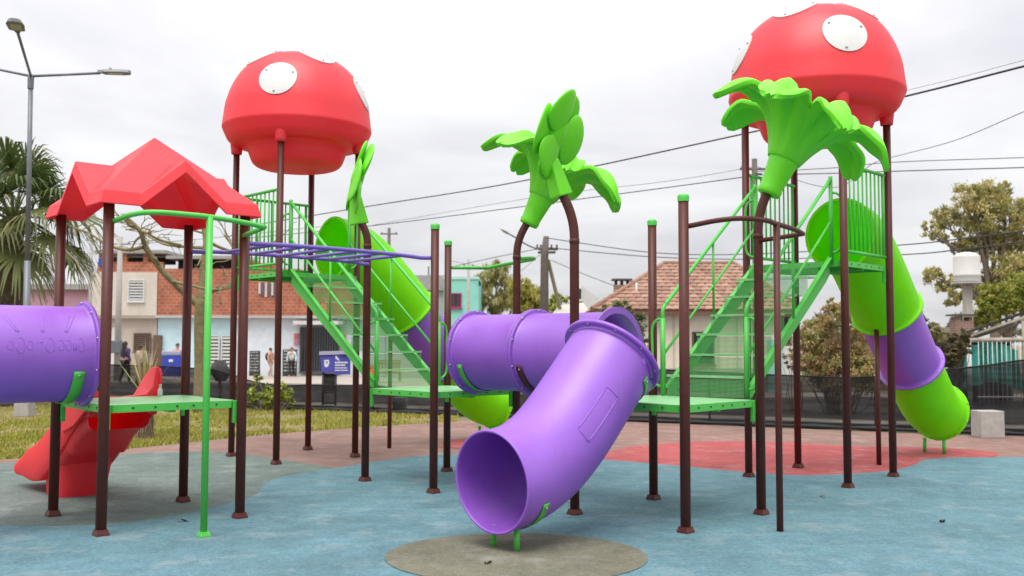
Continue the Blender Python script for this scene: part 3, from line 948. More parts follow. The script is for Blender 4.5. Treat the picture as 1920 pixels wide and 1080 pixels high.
for i, (x, rx, ry) in enumerate(((.66, .022, 5), (.59, .03, 9), (.525, .022, 5), (.45, 0, 0), (.38, .032, 8), (.30, .022, 6), (.245, .020, 6), (.195, .012, 6), (.15, .02, 8))):
    if rx == 0: emboss([(x-.02, 14), (x+.02, 14)], .0035, SG); continue
    if i in (7,): emboss([(x-.01, 16), (x-.01, 5), (x+.01, 5), (x+.01, 16)], .0035, SG); continue
    emboss([(x + rx*math.cos(k*math.pi/8), 11 + ry*math.sin(k*math.pi/8)) for k in range(3, 17 if i % 2 else 18)], .0035, SG)
tag(emb.build('embossed_marks', M_PURPLE, tl), kind='stuff')

# front slide
d = dw('MR', -1, 0) - dw('MR', 0, 0)
s0 = edge('MR', 'LF')
sl = thing('tube_slide', 'big purple tube slide facing the camera with its open mouth low in front', 'slide', (s0.x, s0.y, 0), math.atan2(d.y, d.x))
fp = smooth_path([(.20, 0, 1.385), (.45, 0, 1.14), (.78, 0, .83), (1.02, 0, .655), (1.24, 0, .555), (1.42, 0, .515), (1.58, 0, .50)], 6)
tube_shell(sl, 'chute', fp, r=.372, m=M_PURPLE, fl=(.055, 0))
# rounded rim of the mouth
p, t, a, b = frames(fp)[-1]
MB().tube([p + a*.366*math.cos(k*math.pi/24) + b*.366*math.sin(k*math.pi/24) for k in range(49)], .011, 8, cap=False).build('mouth_rim', M_PURPLE, sl)
strap(sl, fp[int(len(fp)*.80)], fp[-6]-fp[-9], r=.372, ang=(-90, -25), width=.06)
strap(sl, fp[3], fp[4]-fp[2], r=.372, ang=(-60, -15), width=.06)
for s in (-1, 1):
    MB().tube([(1.44, s*.12, .006), (1.44, s*.12, .17)], .021, 12).build('leg', M_GREEN, sl)
# entry plate joining slide to deck
ep = MB()
ep.grid(lambda i, j: V((.0 + .22*i, 0, 0)) + V((0, math.cos(R(-150+120*j))*.36, zc + math.sin(R(-150+120*j))*.36 - .03*i)), 2, 16)
eo = ep.build('entry_lip', M_PURPLE, sl); eo.modifiers.new('thickness', 'SOLIDIFY').thickness = .012
# raised rectangular plate moulded on the side
pl = MB()
fr = frames(fp)
def on(ti, an, h):
    x = ti*(len(fr)-1); i = min(int(x), len(fr)-2); f = x-i
    p = fr[i][0].lerp(fr[i+1][0], f); a = fr[i][2]; b = fr[i][3].lerp(fr[i+1][3], f).normalized()
    an = R(an); return p + (a*math.cos(an) + b*math.sin(an))*(.372+h)
SP = 1
for (t0, a0), (t1, a1) in (((.22, 28), (.42, 28)), ((.42, 28), (.42, 8)), ((.42, 8), (.22, 8)), ((.22, 8), (.22, 28))):
    pl.tube([on(t0+(t1-t0)*k/6, a0+(a1-a0)*k/6, .0) for k in range(7)], .0045, 6)
pl.build('moulded_plate', M_PURPLE, sl)

# tower tube slides
def tower_slide(k, label):
    d = dw(k, 1, 0) - dw(k, 0, 0); s0 = edge(k, 'RB', -.02)
    root = thing('tube_slide', label, 'slide', (s0.x, s0.y, 0), math.atan2(d.y, d.x))
    z = HIGH + TR_ + .02
    full = smooth_path([(0, 0, z), (.25, 0, z-.02), (.5, 0, z-.14), (.8, 0, z-.38), (1.4, 0, z-.95), (2.0, 0, z-1.52), (2.3, 0, z-1.80), (2.55, 0, z-2.02), (2.78, 0, z-2.16), (3.02, 0, z-2.22)], 7)
    x = lambda q: min(range(len(full)), key=lambda i: abs(full[i].x-q))
    i1, i2 = x(1.33), x(2.03)
    tube_shell(root, 'chute', full[:i1+1], m=M_LIME, r=.415, fl=(.018, .03), bolts=False)
    tube_shell(root, 'chute', full[i1:i2+1], m=M_PURPLE, r=.375, fl=(0, .05))
    tube_shell(root, 'chute', full[i2:], m=M_LIME, r=.372, fl=(0, .03))
    for s in (-1, 1):
        MB().tube([(2.80, s*.13, .006), (2.80, s*.13, .20)], .024, 12).build('leg', M_GREEN, root)
    MB().tube([(.99, 0, .006), (.99, 0, z-.38-.95*.19-.54)], .03, 12).build('support_pole', M_BROWN, root)
    return root
tower_slide('TL', 'lime and purple tube slide dropping behind the long purple tunnel')
tower_slide('TR', 'lime and purple tube slide dropping toward the concrete block')

# red open slide behind the roofed platform
d = dw('L', 0, 1) - dw('L', 0, 0); s0 = edge('L', 'BL', -.02)
rs = thing('open_slide', 'red moulded open slide descending behind the roofed platform', 'slide', (s0.x, s0.y, 0), math.atan2(d.y, d.x))
bed = smooth_path([(0, 0, 1.0), (.18, 0, .985), (.4, 0, .88), (.8, 0, .62), (1.2, 0, .39), (1.55, 0, .25), (1.85, 0, .20), (2.15, 0, .19)], 5)
def wall(u):
    if u < .10: return .26
    if u < .45: return .26 - .06*(u-.1)/.35
    if u < 1.7: return .20
    return max(.03, .20 - .17*(u-1.7)/.45)
ch = MB()
nb = len(bed)-1
def sec(i, j):
    p = bed[round(i*nb)]; u = p.x; h = wall(u)
    w = .27
    # closed section: inner trough then outer skirt
    ins = [(-w-.05, h), (-w-.035, h+.012), (-w-.015, h), (-w+.01, .09), (-w+.07, .02), (0, 0), (w-.07, .02), (w-.01, .09), (w+.015, h), (w+.035, h+.012), (w+.05, h)]
    sk = -.17 if u < 1.4 else -.17 + .10*min(1, (u-1.4)/.5)
    out = [(w+.055, sk*.4), (w+.03, sk), (w-.05, sk), (w-.07, -.045), (-w+.07, -.045), (-w+.05, sk), (-w-.03, sk), (-w-.055, sk*.4)]
    sect = ins + out
    y, z = sect[int(round(j*len(sect))) % len(sect)]
    return V((p.x, y, p.z + z))
ch.grid(sec, nb, 19, closed_v=True)
for row in (0, nb):
    ch.f.append([row*19 + j for j in range(19)]); ch.mi.append(0); ch.sm.append(False)
cho = ch.build('chute', M_RED, rs)
bv = cho.modifiers.new('round_edge', 'BEVEL'); bv.width = .01; bv.segments = 2; bv.limit_method = 'ANGLE'; bv.angle_limit = R(35)
# side wings at the top and the hollow pedestal
for s in (-1, 1):
    w = MB()
    poly = [(-.02, .90), (-.02, 1.20), (.00, 1.245), (.05, 1.26), (.14, 1.235), (.30, 1.16), (.48, 1.05), (.62, .93), (.72, .82), (.60, .66), (.30, .74)]
    w.prism(poly, -.014, .014, 0, Matrix.Translation((0, s*.325, 0)) @ Matrix.Rotation(R(90), 4, 'X'))
    wo = w.build('side_wing', M_RED, rs)
    bv = wo.modifiers.new('round_edge', 'BEVEL'); bv.width = .01; bv.segments = 2; bv.limit_method = 'ANGLE'
pd = MB()
def ped(i, j):
    z = .006 + (.55)*i
    g = 1 + .22*i
    cx = 1.22 - .10*i
    c = [(-.22, -.20), (.22, -.20), (.22, .20), (-.22, .20)]
    # rounded square
    an = 2*math.pi*j + math.pi/4
    e = 5.0
    rr = 1/((abs(math.cos(an))**e + abs(math.sin(an))**e)**(1/e))
    return V((cx + .26*g*rr*math.cos(an), .23*g*rr*math.sin(an), z))
pd.grid(ped, 6, 32, closed_v=True)
pd.build('pedestal', M_RED, rs)
# the boxy moulded underside that closes the upper half
ub = MB()
for i in range(9):
    pass
def under(i, j):
    u = .10 + 1.25*i
    zt = min(bed, key=lambda p: abs(p.x-u)).z - .03
    zb = max(.30, zt - (.26 if i < .5 else .2))
    sect = [(-.29, zt), (-.27, zb+.04), (-.23, zb), (.23, zb), (.27, zb+.04), (.29, zt)]
    y, z = sect[min(5, int(round(j*5)))]
    return V((u, y, z))
ub.grid(under, 10, 5)
ub.build('underside', M_RED, rs)
# small white bottle standing on the deck
bp = dw('L', .30, .49, LOW)
bt = MB().lathe([(0, .001), (.021, .001), (.022, .01), (.022, .055), (.012, .075), (.011, .09), (.013, .091), (.013, .105), (0, .106)], 16)
bo = bt.build('bottle', M_WHITE); bo.location = bp
tag(bo, 'small white bottle standing at the back edge of the roofed platform deck', 'bottle')

# ================================================================== NEAR PLANTS AND SMALL THINGS
def fence_pt(px, v=.12):
    d = ray(px, 700); a = f0 + fn*v
    # intersect (d.x t, d.y t) with a + fd u
    det = d.x*(-fd.y) - d.y*(-fd.x)
    t = (a.x*(-fd.y) - a.y*(-fd.x))/det
    return V((d.x*t, d.y*t, 0))
M_NET = netting('black_netting', (.016, .0155, .016), .84)
M_HEM = mat('black_hem', (.012, .012, .013), .7, var=.2)
def net_fence(label, prof, posts):
    c = fence_pt(prof[0][0])
    root = thing('netting_fence', label, 'fence', c)
    pp = smooth_path([(x, y, 0) for x, y in prof], 10)
    tops = []
    for p in pp:
        b = fence_pt(p.x)
        tops.append((b, max(.12, P(p.x, p.y, b.y).z)))
    net = MB(); n = len(tops)-1; rows = 6
    rnd = [[random.uniform(-1, 1) for _ in range(rows+1)] for _ in range(n+1)]
    def pt(i, j):
        a = round(i*n); q = round(j*rows); b, z = tops[a]
        w = .05*math.sin(a*.9 + q*.7) + .025*rnd[a][q]
        return b - c + fn*(w*(1 - abs(q/rows-.5))) + V((0, 0, z*q/rows))
    net.grid(pt, n, rows)
    net.build('netting', M_NET, root)
    MB().tube([b - c + fn*.03 + V((0, 0, z-.012)) for b, z in tops], .016, 6).build('top_hem', M_HEM, root)
    MB().tube([b - c - fn*(.06+.02*math.sin(i*1.3)) + V((0, 0, .035)) for i, (b, z) in enumerate(tops)], [.035+.012*math.sin(i*.8) for i in range(n+1)], 8).build('rolled_hem', M_HEM, root)
    for px in posts:
        b = fence_pt(px, .2)
        k = min(tops, key=lambda t: (t[0]-b).length)
        MB().tube([b - c + V((0, 0, -.02)), b - c + V((0, 0, k[1]+.03))], .02, 8).build('post', M_STEEL, root)
    return root
net_fence('long low black netting fence stretched in front of the tiled house', [(1085, 703), (1230, 693), (1330, 697), (1480, 703), (1620, 706), (1770, 692), (1850, 684), (1920, 674), (2060, 662), (2300, 655), (2600, 645)],
          (1092, 1330, 1490, 1640, 1775, 2050, 2320, 2590))
net_fence('sagging black netting fence between the lawn and the brick building', [(120, 682), (200, 683), (300, 686), (350, 689), (400, 692), (440, 704), (480, 716), (530, 722), (580, 721), (640, 722), (700, 721), (760, 732), (860, 738), (960, 722), (1083, 704)],
          (130, 345, 448, 700, 960))

def block(px0, px1, py_top, py_base, label, tilt=.1):
    a = G((px0+px1)/2, py_base); w = (px1-px0)/F_PX*a.y; h = P(px0, py_top, a.y).z
    w *= .86
    mb = MB().bbox((0, 0, h/2), (w, w*.8, h), .012)
    o = mb.build('concrete_block', M_CONC); o.location = a + V((0, w*.45, 0)); o.rotation_euler = (0, 0, tilt)
    return tag(o, label, 'concrete block', 'concrete blocks by the netting')
block(1836, 1889, 771, 822, 'pale concrete block on the paving beside the right lime slide mouth', .08)
block(734, 763, 746, 774, 'pale concrete block on the grass edge under the farther staircase', -.05)

# lawn blades
def lawn_y(px):
    for (xa, ya), (xb, yb) in zip(lawn_edge[:-1], lawn_edge[1:]):
        if xa <= px <= xb: return ya + (yb-ya)*(px-xa)/(xb-xa)
    return 0
MG = [mat('grass_a', (.27, .28, .03), .8), mat('grass_b', (.38, .33, .06), .8), mat('grass_c', (.17, .22, .025), .8), mat('grass_d', (.42, .31, .14), .85)]
gb = MB(); rg = random.Random(3)
from mathutils import noise as mnoise
cnt = 0
while cnt < 46000:
    px = rg.uniform(-60, 860); py = rg.uniform(752, 872)
    yb = 757 + (px-200)*.0286
    if not (yb < py < lawn_y(px) - 1): continue
    if rg.random() > (py-740)/130 + .25: pass
    g = G(px, py)
    nz = mnoise.noise(V((g.x*.55, g.y*.55, 1.0))) + .5*mnoise.noise(V((g.x*1.7, g.y*1.7, 4.0)))
    if nz < -.22 and rg.random() < .85: continue
    cnt += 1
    h = rg.uniform(.02, .055)*(1+.5*nz); w = rg.uniform(.004, .008)*1.5; a = rg.uniform(0, 6.28)
    dx, dy = math.cos(a)*w, math.sin(a)*w; lx, ly = rg.gauss(0, .02), rg.gauss(0, .02)
    o = len(gb.v)
    gb.v += [(g.x-dx, g.y-dy, -.014), (g.x+dx, g.y+dy, -.014), (g.x+lx, g.y+ly, h)]
    gb.f.append([o, o+1, o+2]); gb.sm.append(False)
    r = rg.random() + nz*.35
    gb.mi.append(3 if r < .12 else 1 if r < .42 else 0 if r < .85 else 2)
tag(gb.build('grass', MG, normals=False), 'patchy yellow green grass on the lawn', 'grass', kind='stuff')

# leaf clouds
LEAFSETS = {}
def leafmats(name, cols, transl=.25):
    if name not in LEAFSETS:
        LEAFSETS[name] = [mat(f'{name}_{i}', c, .6, transl=transl) for i, c in enumerate(cols)]
    return LEAFSETS[name]
def leaf_cloud(mb, clumps, n, size, rng, droop=0.0, fill=.75, nm=3, slim=.45):
    tot = sum(r[3]**2 if isinstance(r[3], float) else r[3]**2 for r in clumps)
    for (x, y, z, r) in clumps:
        k = int(n*r*r/tot)
        # sub clumps give light and dark tufts
        subs = []
        for _ in range(max(4, int(k/55))):
            while True:
                q = V((rng.uniform(-1, 1), rng.uniform(-1, 1), rng.uniform(-1, 1)))
                if fill*.35 < q.length < 1: break
            subs.append((q*r, rng.uniform(.16, .34)*r, rng.random()))
        for i in range(k):
            c, sr, tone = subs[rng.randrange(len(subs))]
            p = V((x, y, z)) + c + V((rng.gauss(0, 1), rng.gauss(0, 1), rng.gauss(0, .8)))*sr*.55
            s = size*rng.uniform(.6, 1.3)
            d = V((rng.gauss(0, 1), rng.gauss(0, 1), rng.gauss(-droop*2, .8))).normalized()
            t = d.cross(V((rng.gauss(0, 1), rng.gauss(0, 1), rng.gauss(0, 1)))).normalized()
            o = len(mb.v)
            mb.v += [tuple(p - d*s*.5), tuple(p + t*s*slim*.5), tuple(p + d*s*.5), tuple(p - t*s*slim*.5)]
            mb.f.append([o, o+1, o+2, o+3]); mb.sm.append(False)
            mb.mi.append(min(nm-1, max(0, int((tone*.7 + rng.random()*.3)*nm))))
    return mb
def branch_to(mb, a, b, r0, r1, rng, wob=.06, n=6):
    a, b = V(a), V(b); L = (b-a).length
    pts = [a]
    for i in range(1, n):
        pts.append(a.lerp(b, i/n) + V((rng.gauss(0, wob), rng.gauss(0, wob), rng.gauss(0, wob)))*L)
    pts.append(b)
    pts = smooth_path(pts, 3)
    mb.tube(pts, [r0 + (r1-r0)*i/(len(pts)-1) for i in range(len(pts))], 7)
    return pts
M_BARK = mat('bark_grey', (.17, .135, .10), .9, var=.3, vscale=12, bump=.6, bscale=20)
M_BARK_MOSS = mat('bark_mossy', (.20, .155, .095), .9, var=.32, vscale=7, bump=.8, bscale=16, col2=(.19, .175, .06), patch=.8, pscale=2.5)

def shrub(name, label, px, D, base_z, clumps_px, n, size, mats, seed, droop=0., stem=True, depth=.6, group=None, fill=.75, slim=.45, jitter=.25):
    """clumps given as (px, py, radius_px) seen at distance D; spread in depth around D"""
    rng = random.Random(seed)
    o = P(px, 700, D); o.z = base_z
    root = thing(name, label, 'shrub' if 'shrub' in name or 'bush' in name else 'tree', o, 0, group)
    cl = []
    for (x, y, r) in clumps_px:
        rr = r/F_PX*D
        c = P(x, y, D) - o
        cl.append((c.x, c.y + rng.uniform(-1, 1)*rr*depth, c.z, rr))
    lf = leaf_cloud(MB(), cl, n, size, rng, droop, fill, len(mats), slim)
    lf.build('crown' if stem != 'stems' else 'foliage', mats, root, normals=False)
    tr = MB()
    if stem is True:
        top = max(cl, key=lambda c: c[2])
        h = min(c[2] for c in cl)
        r0 = max(.05, .035*(top[2]))
        fork = V((0, 0, max(.25*top[2], h*.75)))
        branch_to(tr, (0, 0, -.05), fork, r0, r0*.7, rng, .01)
        for c in cl:
            mid = fork.lerp(V(c[:3]), .5) + V((0, 0, .06*top[2]))
            p = branch_to(tr, fork, mid, r0*.5, r0*.28, rng, .03, 3)
            branch_to(tr, p[-1], c[:3], r0*.28, r0*.08, rng, .05, 4)
            for _ in range(3):
                e = V(c[:3]) + V((rng.uniform(-1, 1), rng.uniform(-1, 1), rng.uniform(-.4, 1)))*c[3]*.8
                branch_to(tr, p[-1].lerp(V(c[:3]), .6), e, r0*.12, r0*.03, rng, .06, 3)
        tr.build('trunk', M_BARK, root)
    else:
        for c in cl:
            for _ in range(4):
                branch_to(tr, (c[0]*.35+rng.uniform(-.1, .1), c[1]*.35, -.03), V(c[:3]) + V((rng.uniform(-1, 1), rng.uniform(-1, 1), rng.uniform(-.6, .6)))*c[3]*.7, .018, .006, rng, .05, 3)
        tr.build('stem', M_BARK, root)
    return root

# young leafy shrub on the mulch behind the posts
YG = leafmats('yellow_green', [(.28, .33, .04), (.40, .44, .07), (.19, .24, .04)])
shrub('leafy_shrub', 'bright yellow green shrub growing by the sagging netting', 515, 21.3, 0, [(505, 742, 20), (530, 735, 18), (475, 745, 16), (545, 748, 12), (482, 712, 9), (455, 755, 12)], 2600, .10, YG, 5, stem='stems')

# dry yucca-like clump with a shaggy stump
gy = G(270, 822)
yu = thing('yucca_plant', 'dry yucca with shaggy stump and straw coloured blades on the lawn', 'plant', gy)
M_STRAW = mat('straw', (.34, .26, .13), .85, var=.2); M_STRAWG = mat('straw_green', (.22, .25, .06), .8)
M_SHAG = mat('shaggy_trunk', (.20, .145, .09), .95, var=.35, vscale=14, bump=.8, bscale=30)
ry = random.Random(11)
st = MB().tube(smooth_path([(0, 0, -.02), (.01, 0, .2), (-.01, 0, .45), (0, .01, .66)], 4), [.14, .125, .12, .12, .12, .125, .13, .135, .14, .145, .15, .15, .13], 12)
st.build('stump', M_SHAG, yu)
sh = MB()
for i in range(220):
    a = ry.uniform(0, 6.28); z = ry.uniform(.08, .7); r = .125
    p0 = V((math.cos(a)*r, math.sin(a)*r, z)); L = ry.uniform(.12, .35)
    p1 = p0 + V((math.cos(a)*ry.uniform(.02, .09), math.sin(a)*ry.uniform(.02, .09), -L))
    if p1.z < 0: p1.z = .005
    t = V((-math.sin(a), math.cos(a), 0))*ry.uniform(.006, .014)
    sh.add([p0-t, p0+t, p1], [(0, 1, 2)])
tag(sh.build('dead_leaves', M_SHAG, yu, normals=False), kind='stuff')
bl = MB()
for i in range(46):
    a = ry.uniform(0, 6.28); el = R(ry.uniform(38, 88)); L = ry.uniform(.45, .92)
    if i < 14: el = R(ry.uniform(62, 86)); L = ry.uniform(.7, .98)
    d = V((math.cos(a)*math.cos(el), math.sin(a)*math.cos(el), math.sin(el)))
    t = V((-math.sin(a), math.cos(a), 0)); w = ry.uniform(.009, .017)
    q = [V((0, 0, .62)) + d*L*f + V((0, 0, -.10*f*f*(1-math.sin(el)))) for f in (0, .35, .7, 1)]
    bl.add([q[0]-t*w, q[0]+t*w, q[1]-t*w*1.1, q[1]+t*w*1.1, q[2]-t*w*.8, q[2]+t*w*.8, q[3]], [(0, 1, 3, 2), (2, 3, 5, 4), (4, 5, 6)], ry.choice((0, 0, 1)))
tag(bl.build('blades', [M_STRAW, M_STRAWG], yu, normals=False), kind='stuff')

# bare spreading tree
D_T = 21.0
bo_ = P(376, 700, D_T); bo_.z = 0
bt = thing('bare_tree', 'leafless tree with mossy trunk and spreading pale branches on the lawn', 'tree', bo_)
rb = random.Random(21)
def LP(px, py, dd=0.0): return P(px, py, D_T+dd) - bo_
tk = MB()
tk.tube(smooth_path([(0, 0, -.05), LP(376, 700), LP(375, 620), LP(377, 560)], 4), [.17, .155, .145, .14, .135, .13, .128, .126, .125, .125, .125, .13, .14], 12)
tk.build('trunk', M_BARK_MOSS, bt)
def limb(pts, r0, r1, name='branch', twigs=6):
    mb = MB(); q = smooth_path([LP(*p) for p in pts], 6)
    mb.tube(q, [r0 + (r1-r0)*i/(len(q)-1) for i in range(len(q))], 8)
    for _ in range(twigs):
        i = rb.randrange(len(q)//3, len(q)); a = q[i]; L = rb.uniform(.3, .9)
        d = V((rb.gauss(0, 1), rb.gauss(0, 1), rb.gauss(.5, .6))).normalized()
        p = branch_to(mb, a, a + d*L, r1*.9, .007, rb, .06, 3)
        for _ in range(2):
            a2 = p[rb.randrange(2, len(p))]; d2 = (d + V((rb.gauss(0, .7), rb.gauss(0, .7), rb.gauss(.2, .5)))).normalized()
            branch_to(mb, a2, a2 + d2*L*.55, .010, .004, rb, .06, 3)
    mb.build(name, M_BARK_MOSS, bt)
limb([(374, 572, 0), (345, 548, -.1), (300, 502, -.3), (273, 462, -.5), (262, 432, -.7), (230, 402, -.8)], .085, .035, twigs=7)
limb([(268, 464, -.5), (235, 468, -.3), (200, 458, 0), (165, 436, .3), (130, 425, .6)], .042, .016, twigs=6)
limb([(378, 566, 0), (380, 510, .1), (386, 455, .2), (380, 405, .5), (395, 360, .7)], .095, .03, twigs=7)
limb([(378, 562, 0), (400, 545, -.2), (432, 535, -.4), (447, 505, -.6), (440, 470, -.6), (420, 440, -.4)], .05, .018, twigs=6)
limb([(320, 526, -.2), (360, 536, -.6), (400, 543, -.9), (436, 540, -1.0)], .035, .015, twigs=5)
limb([(340, 460, .5), (300, 450, .3), (265, 432, 0), (235, 430, -.2)], .035, .014, twigs=4)
limb([(384, 465, .2), (340, 462, .5), (300, 455, .9), (250, 425, 1.3)], .04, .014, twigs=5)
limb([(384, 450, .2), (430, 470, .5), (470, 468, 1.0), (520, 452, 1.3)], .04, .014, twigs=5)

# fan palm at the left
M_FROND = [mat('palm_green', (.075, .115, .025), .55, transl=.25), mat('palm_olive', (.13, .15, .04), .6, transl=.25), mat('palm_dry', (.32, .26, .15), .8)]
M_PTRUNK = mat('palm_trunk', (.10, .075, .055), .95, var=.4, vscale=10, bump=.8, bscale=20)
D_P = 23.0
po = P(16, 700, D_P); po.z = 0
palm = thing('fan_palm', 'fan palm with drooping green fronds behind the street lamp', 'palm', po)
cz = P(16, 412, D_P).z
MB().tube(smooth_path([(0, 0, -.1), (.03, 0, cz*.4), (-.02, 0, cz*.8), (0, 0, cz)], 6), [.30]*8 + [.27]*6 + [.26]*5, 14).build('trunk', M_PTRUNK, palm)
rp_ = random.Random(5)
def frond(az, el, plen, rad, mi=0):
    mb = MB()
    d = V((math.cos(az)*math.cos(el), math.sin(az)*math.cos(el), math.sin(el)))
    c = V((0, 0, cz)); e = c + d*plen + V((0, 0, -.18*plen*math.cos(el)))
    q = smooth_path([c, c + d*plen*.5 + V((0, 0, .02)), e], 4)
    mb.tube(q, [.03, .028, .026, .024, .02, .018, .016, .014, .012], 6, mi=1)
    f = (q[-1]-q[-3]).normalized(); side = f.cross(V((0, 0, 1))).normalized(); up = side.cross(f).normalized()
    roll = rp_.uniform(-.5, .5); side, up = side*math.cos(roll) + up*math.sin(roll), up*math.cos(roll) - side*math.sin(roll)
    n = 30
    for i in range(n):
        a = R(-118 + 236*i/(n-1)) + rp_.gauss(0, .03)
        L = rad*(1 - .28*(abs(a)/2.1)**2)*rp_.uniform(.9, 1.06)
        dd = f*math.cos(a) + side*math.sin(a)
        w = .022 + .012*rad
        tt = dd.cross(up).normalized()
        pts = []
        for k, u in enumerate((.03, .45, .72, 1.0)):
            sag = -up*.0 + V((0, 0, -1))*(.10*u*u + (.55*(u-.55)**2*4 if u > .55 else 0)*rp_.uniform(.6, 1.2))*rad*.8
            pts.append(e + dd*L*u + sag)
        ww = (w*.35, w, w*.75, .003)
        vs = []
        for p, wd in zip(pts, ww): vs += [p - tt*wd + up*.012, p + tt*wd - up*.004]
        mb.add(vs, [(0, 1, 3, 2), (2, 3, 5, 4), (4, 5, 7, 6)], 2 if (mi == 2 or rp_.random() < .06) else mi)
    mb.build('frond', M_FROND, palm, normals=False)
for i in range(34):
    az = i*2.39996; u = i/34
    el = R(78 - 118*u)
    frond(az, el, rp_.uniform(.95, 1.45), rp_.uniform(.9, 1.2), 0 if u < .5 else (1 if u < .93 else 2))

# street lamp
lb = P(46, 775, 19.8); lb.z = 0
lamp = thing('street_lamp', 'tall grey street lamp with three arms beside the palm', 'street lamp', lb)
J = P(58, 141, 19.8) - lb
MB().tube([(0, 0, .0), (J.x*.45, 0, J.z*.45)], [.075, .062], 14).build('pole', M_STEEL, lamp)
MB().tube([(J.x*.45, 0, J.z*.45), tuple(J)], [.052, .045], 14).build('pole', M_STEEL, lamp)
MB().lathe([(.06, J.z-.28), (.062, J.z-.05), (.05, J.z+.01), (0, J.z+.02)], 14, 0, Matrix.Translation((J.x, 0, 0))).build('collar', M_STEEL, lamp)
M_LENS = mat('lamp_lens', (.42, .42, .30), .3); M_HOUSE = mat('lamp_housing', (.20, .21, .21), .5)
for e in (P(33, 60, 17.3), P(188, 137, 20.1), P(-90, 112, 20.4)):
    e = e - lb
    d = (e - J); MB().tube([tuple(J + V((0, 0, -.02))), tuple(e)], .027, 10).build('arm', M_STEEL, lamp)
    f = frame(e, V((d.x, d.y, d.z*.4)))
    hd = MB()
    prof = [(-.05, .04), (.04, .05), (.08, .13), (.42, .15), (.56, .12), (.60, .05)]
    vs = []
    for x, w in prof:
        vs += [f @ V((x, -w, .0)), f @ V((x, w, .0)), f @ V((x, w*.75, .06)), f @ V((x, -w*.75, .06))]
    fs = [(0, 1, 2, 3)]
    for i in range(len(prof)-1):
        a, b = i*4, i*4+4
        fs += [(a+j, b+j, b+(j+1) % 4, a+(j+1) % 4) for j in range(4)]
    fs.append(tuple(len(vs)-1-j for j in range(4)))
    hd.add(vs, fs)
    ho = hd.build('luminaire', M_HOUSE, lamp)
    ln = MB(); ln.add([f @ V(p) for p in ((.15, -.09, -.012), (.45, -.09, -.012), (.45, .09, -.012), (.15, .09, -.012), (.15, -.09, .01), (.45, -.09, .01), (.45, .09, .01), (.15, .09, .01))],
           [(0, 1, 2, 3), (0, 4, 5, 1), (1, 5, 6, 2), (2, 6, 7, 3), (3, 7, 4, 0)])
    ln.build('lens', M_LENS, ho)
    MB().lathe([(.03, .05), (.03, .10), (.022, .115), (0, .118)], 10, 0, f @ Matrix.Translation((.2, 0, 0))).build('photocell', M_STEEL, ho)
MB().bbox((0, 0, .15), (.30, .30, .34), .02).build('footing', M_CONC, lamp)

# ================================================================== STREET SIDE
GZ = -.42       # the street lies a little lower than the play area
def fx(px, D): return P(px, 600, D).x
def fz(py, D): return P(960, py, D).z
WALLS = {}
def wmat(name, c, patch=.55): return mat('wall_' + name, c, .9, var=.08, vscale=2.2, bump=.15, bscale=30, col2=tuple(v*.78 for v in c), patch=patch, pscale=.5)
M_PANE = mat('window_pane', (.03, .035, .04), .15); M_FRAME = mat('white_frame', (.62, .62, .60), .6); M_WOOD = mat('brown_wood', (.13, .075, .05), .7, var=.2)
class House:
    def __init__(s, name, label, px0, px1, D, depth=7.0, cat='building'):
        s.D = D; s.x0, s.x1 = fx(px0, D), fx(px1, D); s.o = V(((s.x0+s.x1)/2, D, GZ)); s.depth = depth
        s.root = thing(name, label, cat, s.o)
    def box(s, name, px0, px1, py0, py1, m, y0=0.0, y1=None, D=None, parent=None):
        D = D or s.D
        x0, x1 = fx(px0, D), fx(px1, D); z1 = fz(py0, D); z0 = GZ if py1 is None else fz(py1, D)
        y1 = s.depth if y1 is None else y1
        mb = MB().box(((x0+x1)/2 - s.o.x, (y0+y1)/2, (z0+z1)/2 - GZ), (x1-x0, y1-y0, z1-z0))
        return mb.build(name, m, parent or s.root)
    def window(s, px0, px1, py0, py1, bars=0, slats=0, frame_m=None, pane=None, name='window'):
        fm = frame_m or M_FRAME
        x0, x1, z0, z1 = fx(px0, s.D)-s.o.x, fx(px1, s.D)-s.o.x, fz(py1, s.D)-GZ, fz(py0, s.D)-GZ
        t = .06; mb = MB()
        for a, b, c, d in ((x0-t, x1+t, z1, z1+t), (x0-t, x1+t, z0-t, z0), (x0-t, x0, z0, z1), (x1, x1+t, z0, z1)):
            mb.box(((a+b)/2, -.035, (c+d)/2), (b-a, .08, d-c))
        w = mb.build(name, fm, s.root)
        MB().box(((x0+x1)/2, -.008, (z0+z1)/2), (x1-x0, .02, z1-z0)).build('pane', pane or M_PANE, w)
        for i in range(slats):
            z = z0 + (z1-z0)*(i+.5)/slats
            MB().box(((x0+x1)/2, -.035, z), (x1-x0-.02, .03, (z1-z0)/slats*.55)).build('slat', fm, w)
        for i in range(bars):
            x = x0 + (x1-x0)*(i+.5)/bars
            MB().box((x, -.05, (z0+z1)/2), (.03, .02, z1-z0)).build('bar', fm, w)
        MB().box(((x0+x1)/2, -.06, z0-.09), (x1-x0+.2, .14, .06)).build('sill', fm, w)
        return w
M_BRICK = brickmat('hollow_brick', (.44, .125, .06), (.37, .095, .045), (.36, .26, .20))
M_CORR = mat('corrugated_metal', (.33, .32, .31), .7, var=.2, vscale=3, col2=(.25, .2, .17), patch=.6)
# pink house half hidden by the palm
hp = House('pink_house', 'pink plastered house behind the fan palm', 40, 166, 60)
hp.box('wall', 40, 166, 545, None, wmat('pink', (.48, .27, .32)))
hp.box('roof', 36, 170, 535, 545, M_CORR, -.3)
hp.window(110, 140, 600, 650, bars=3)
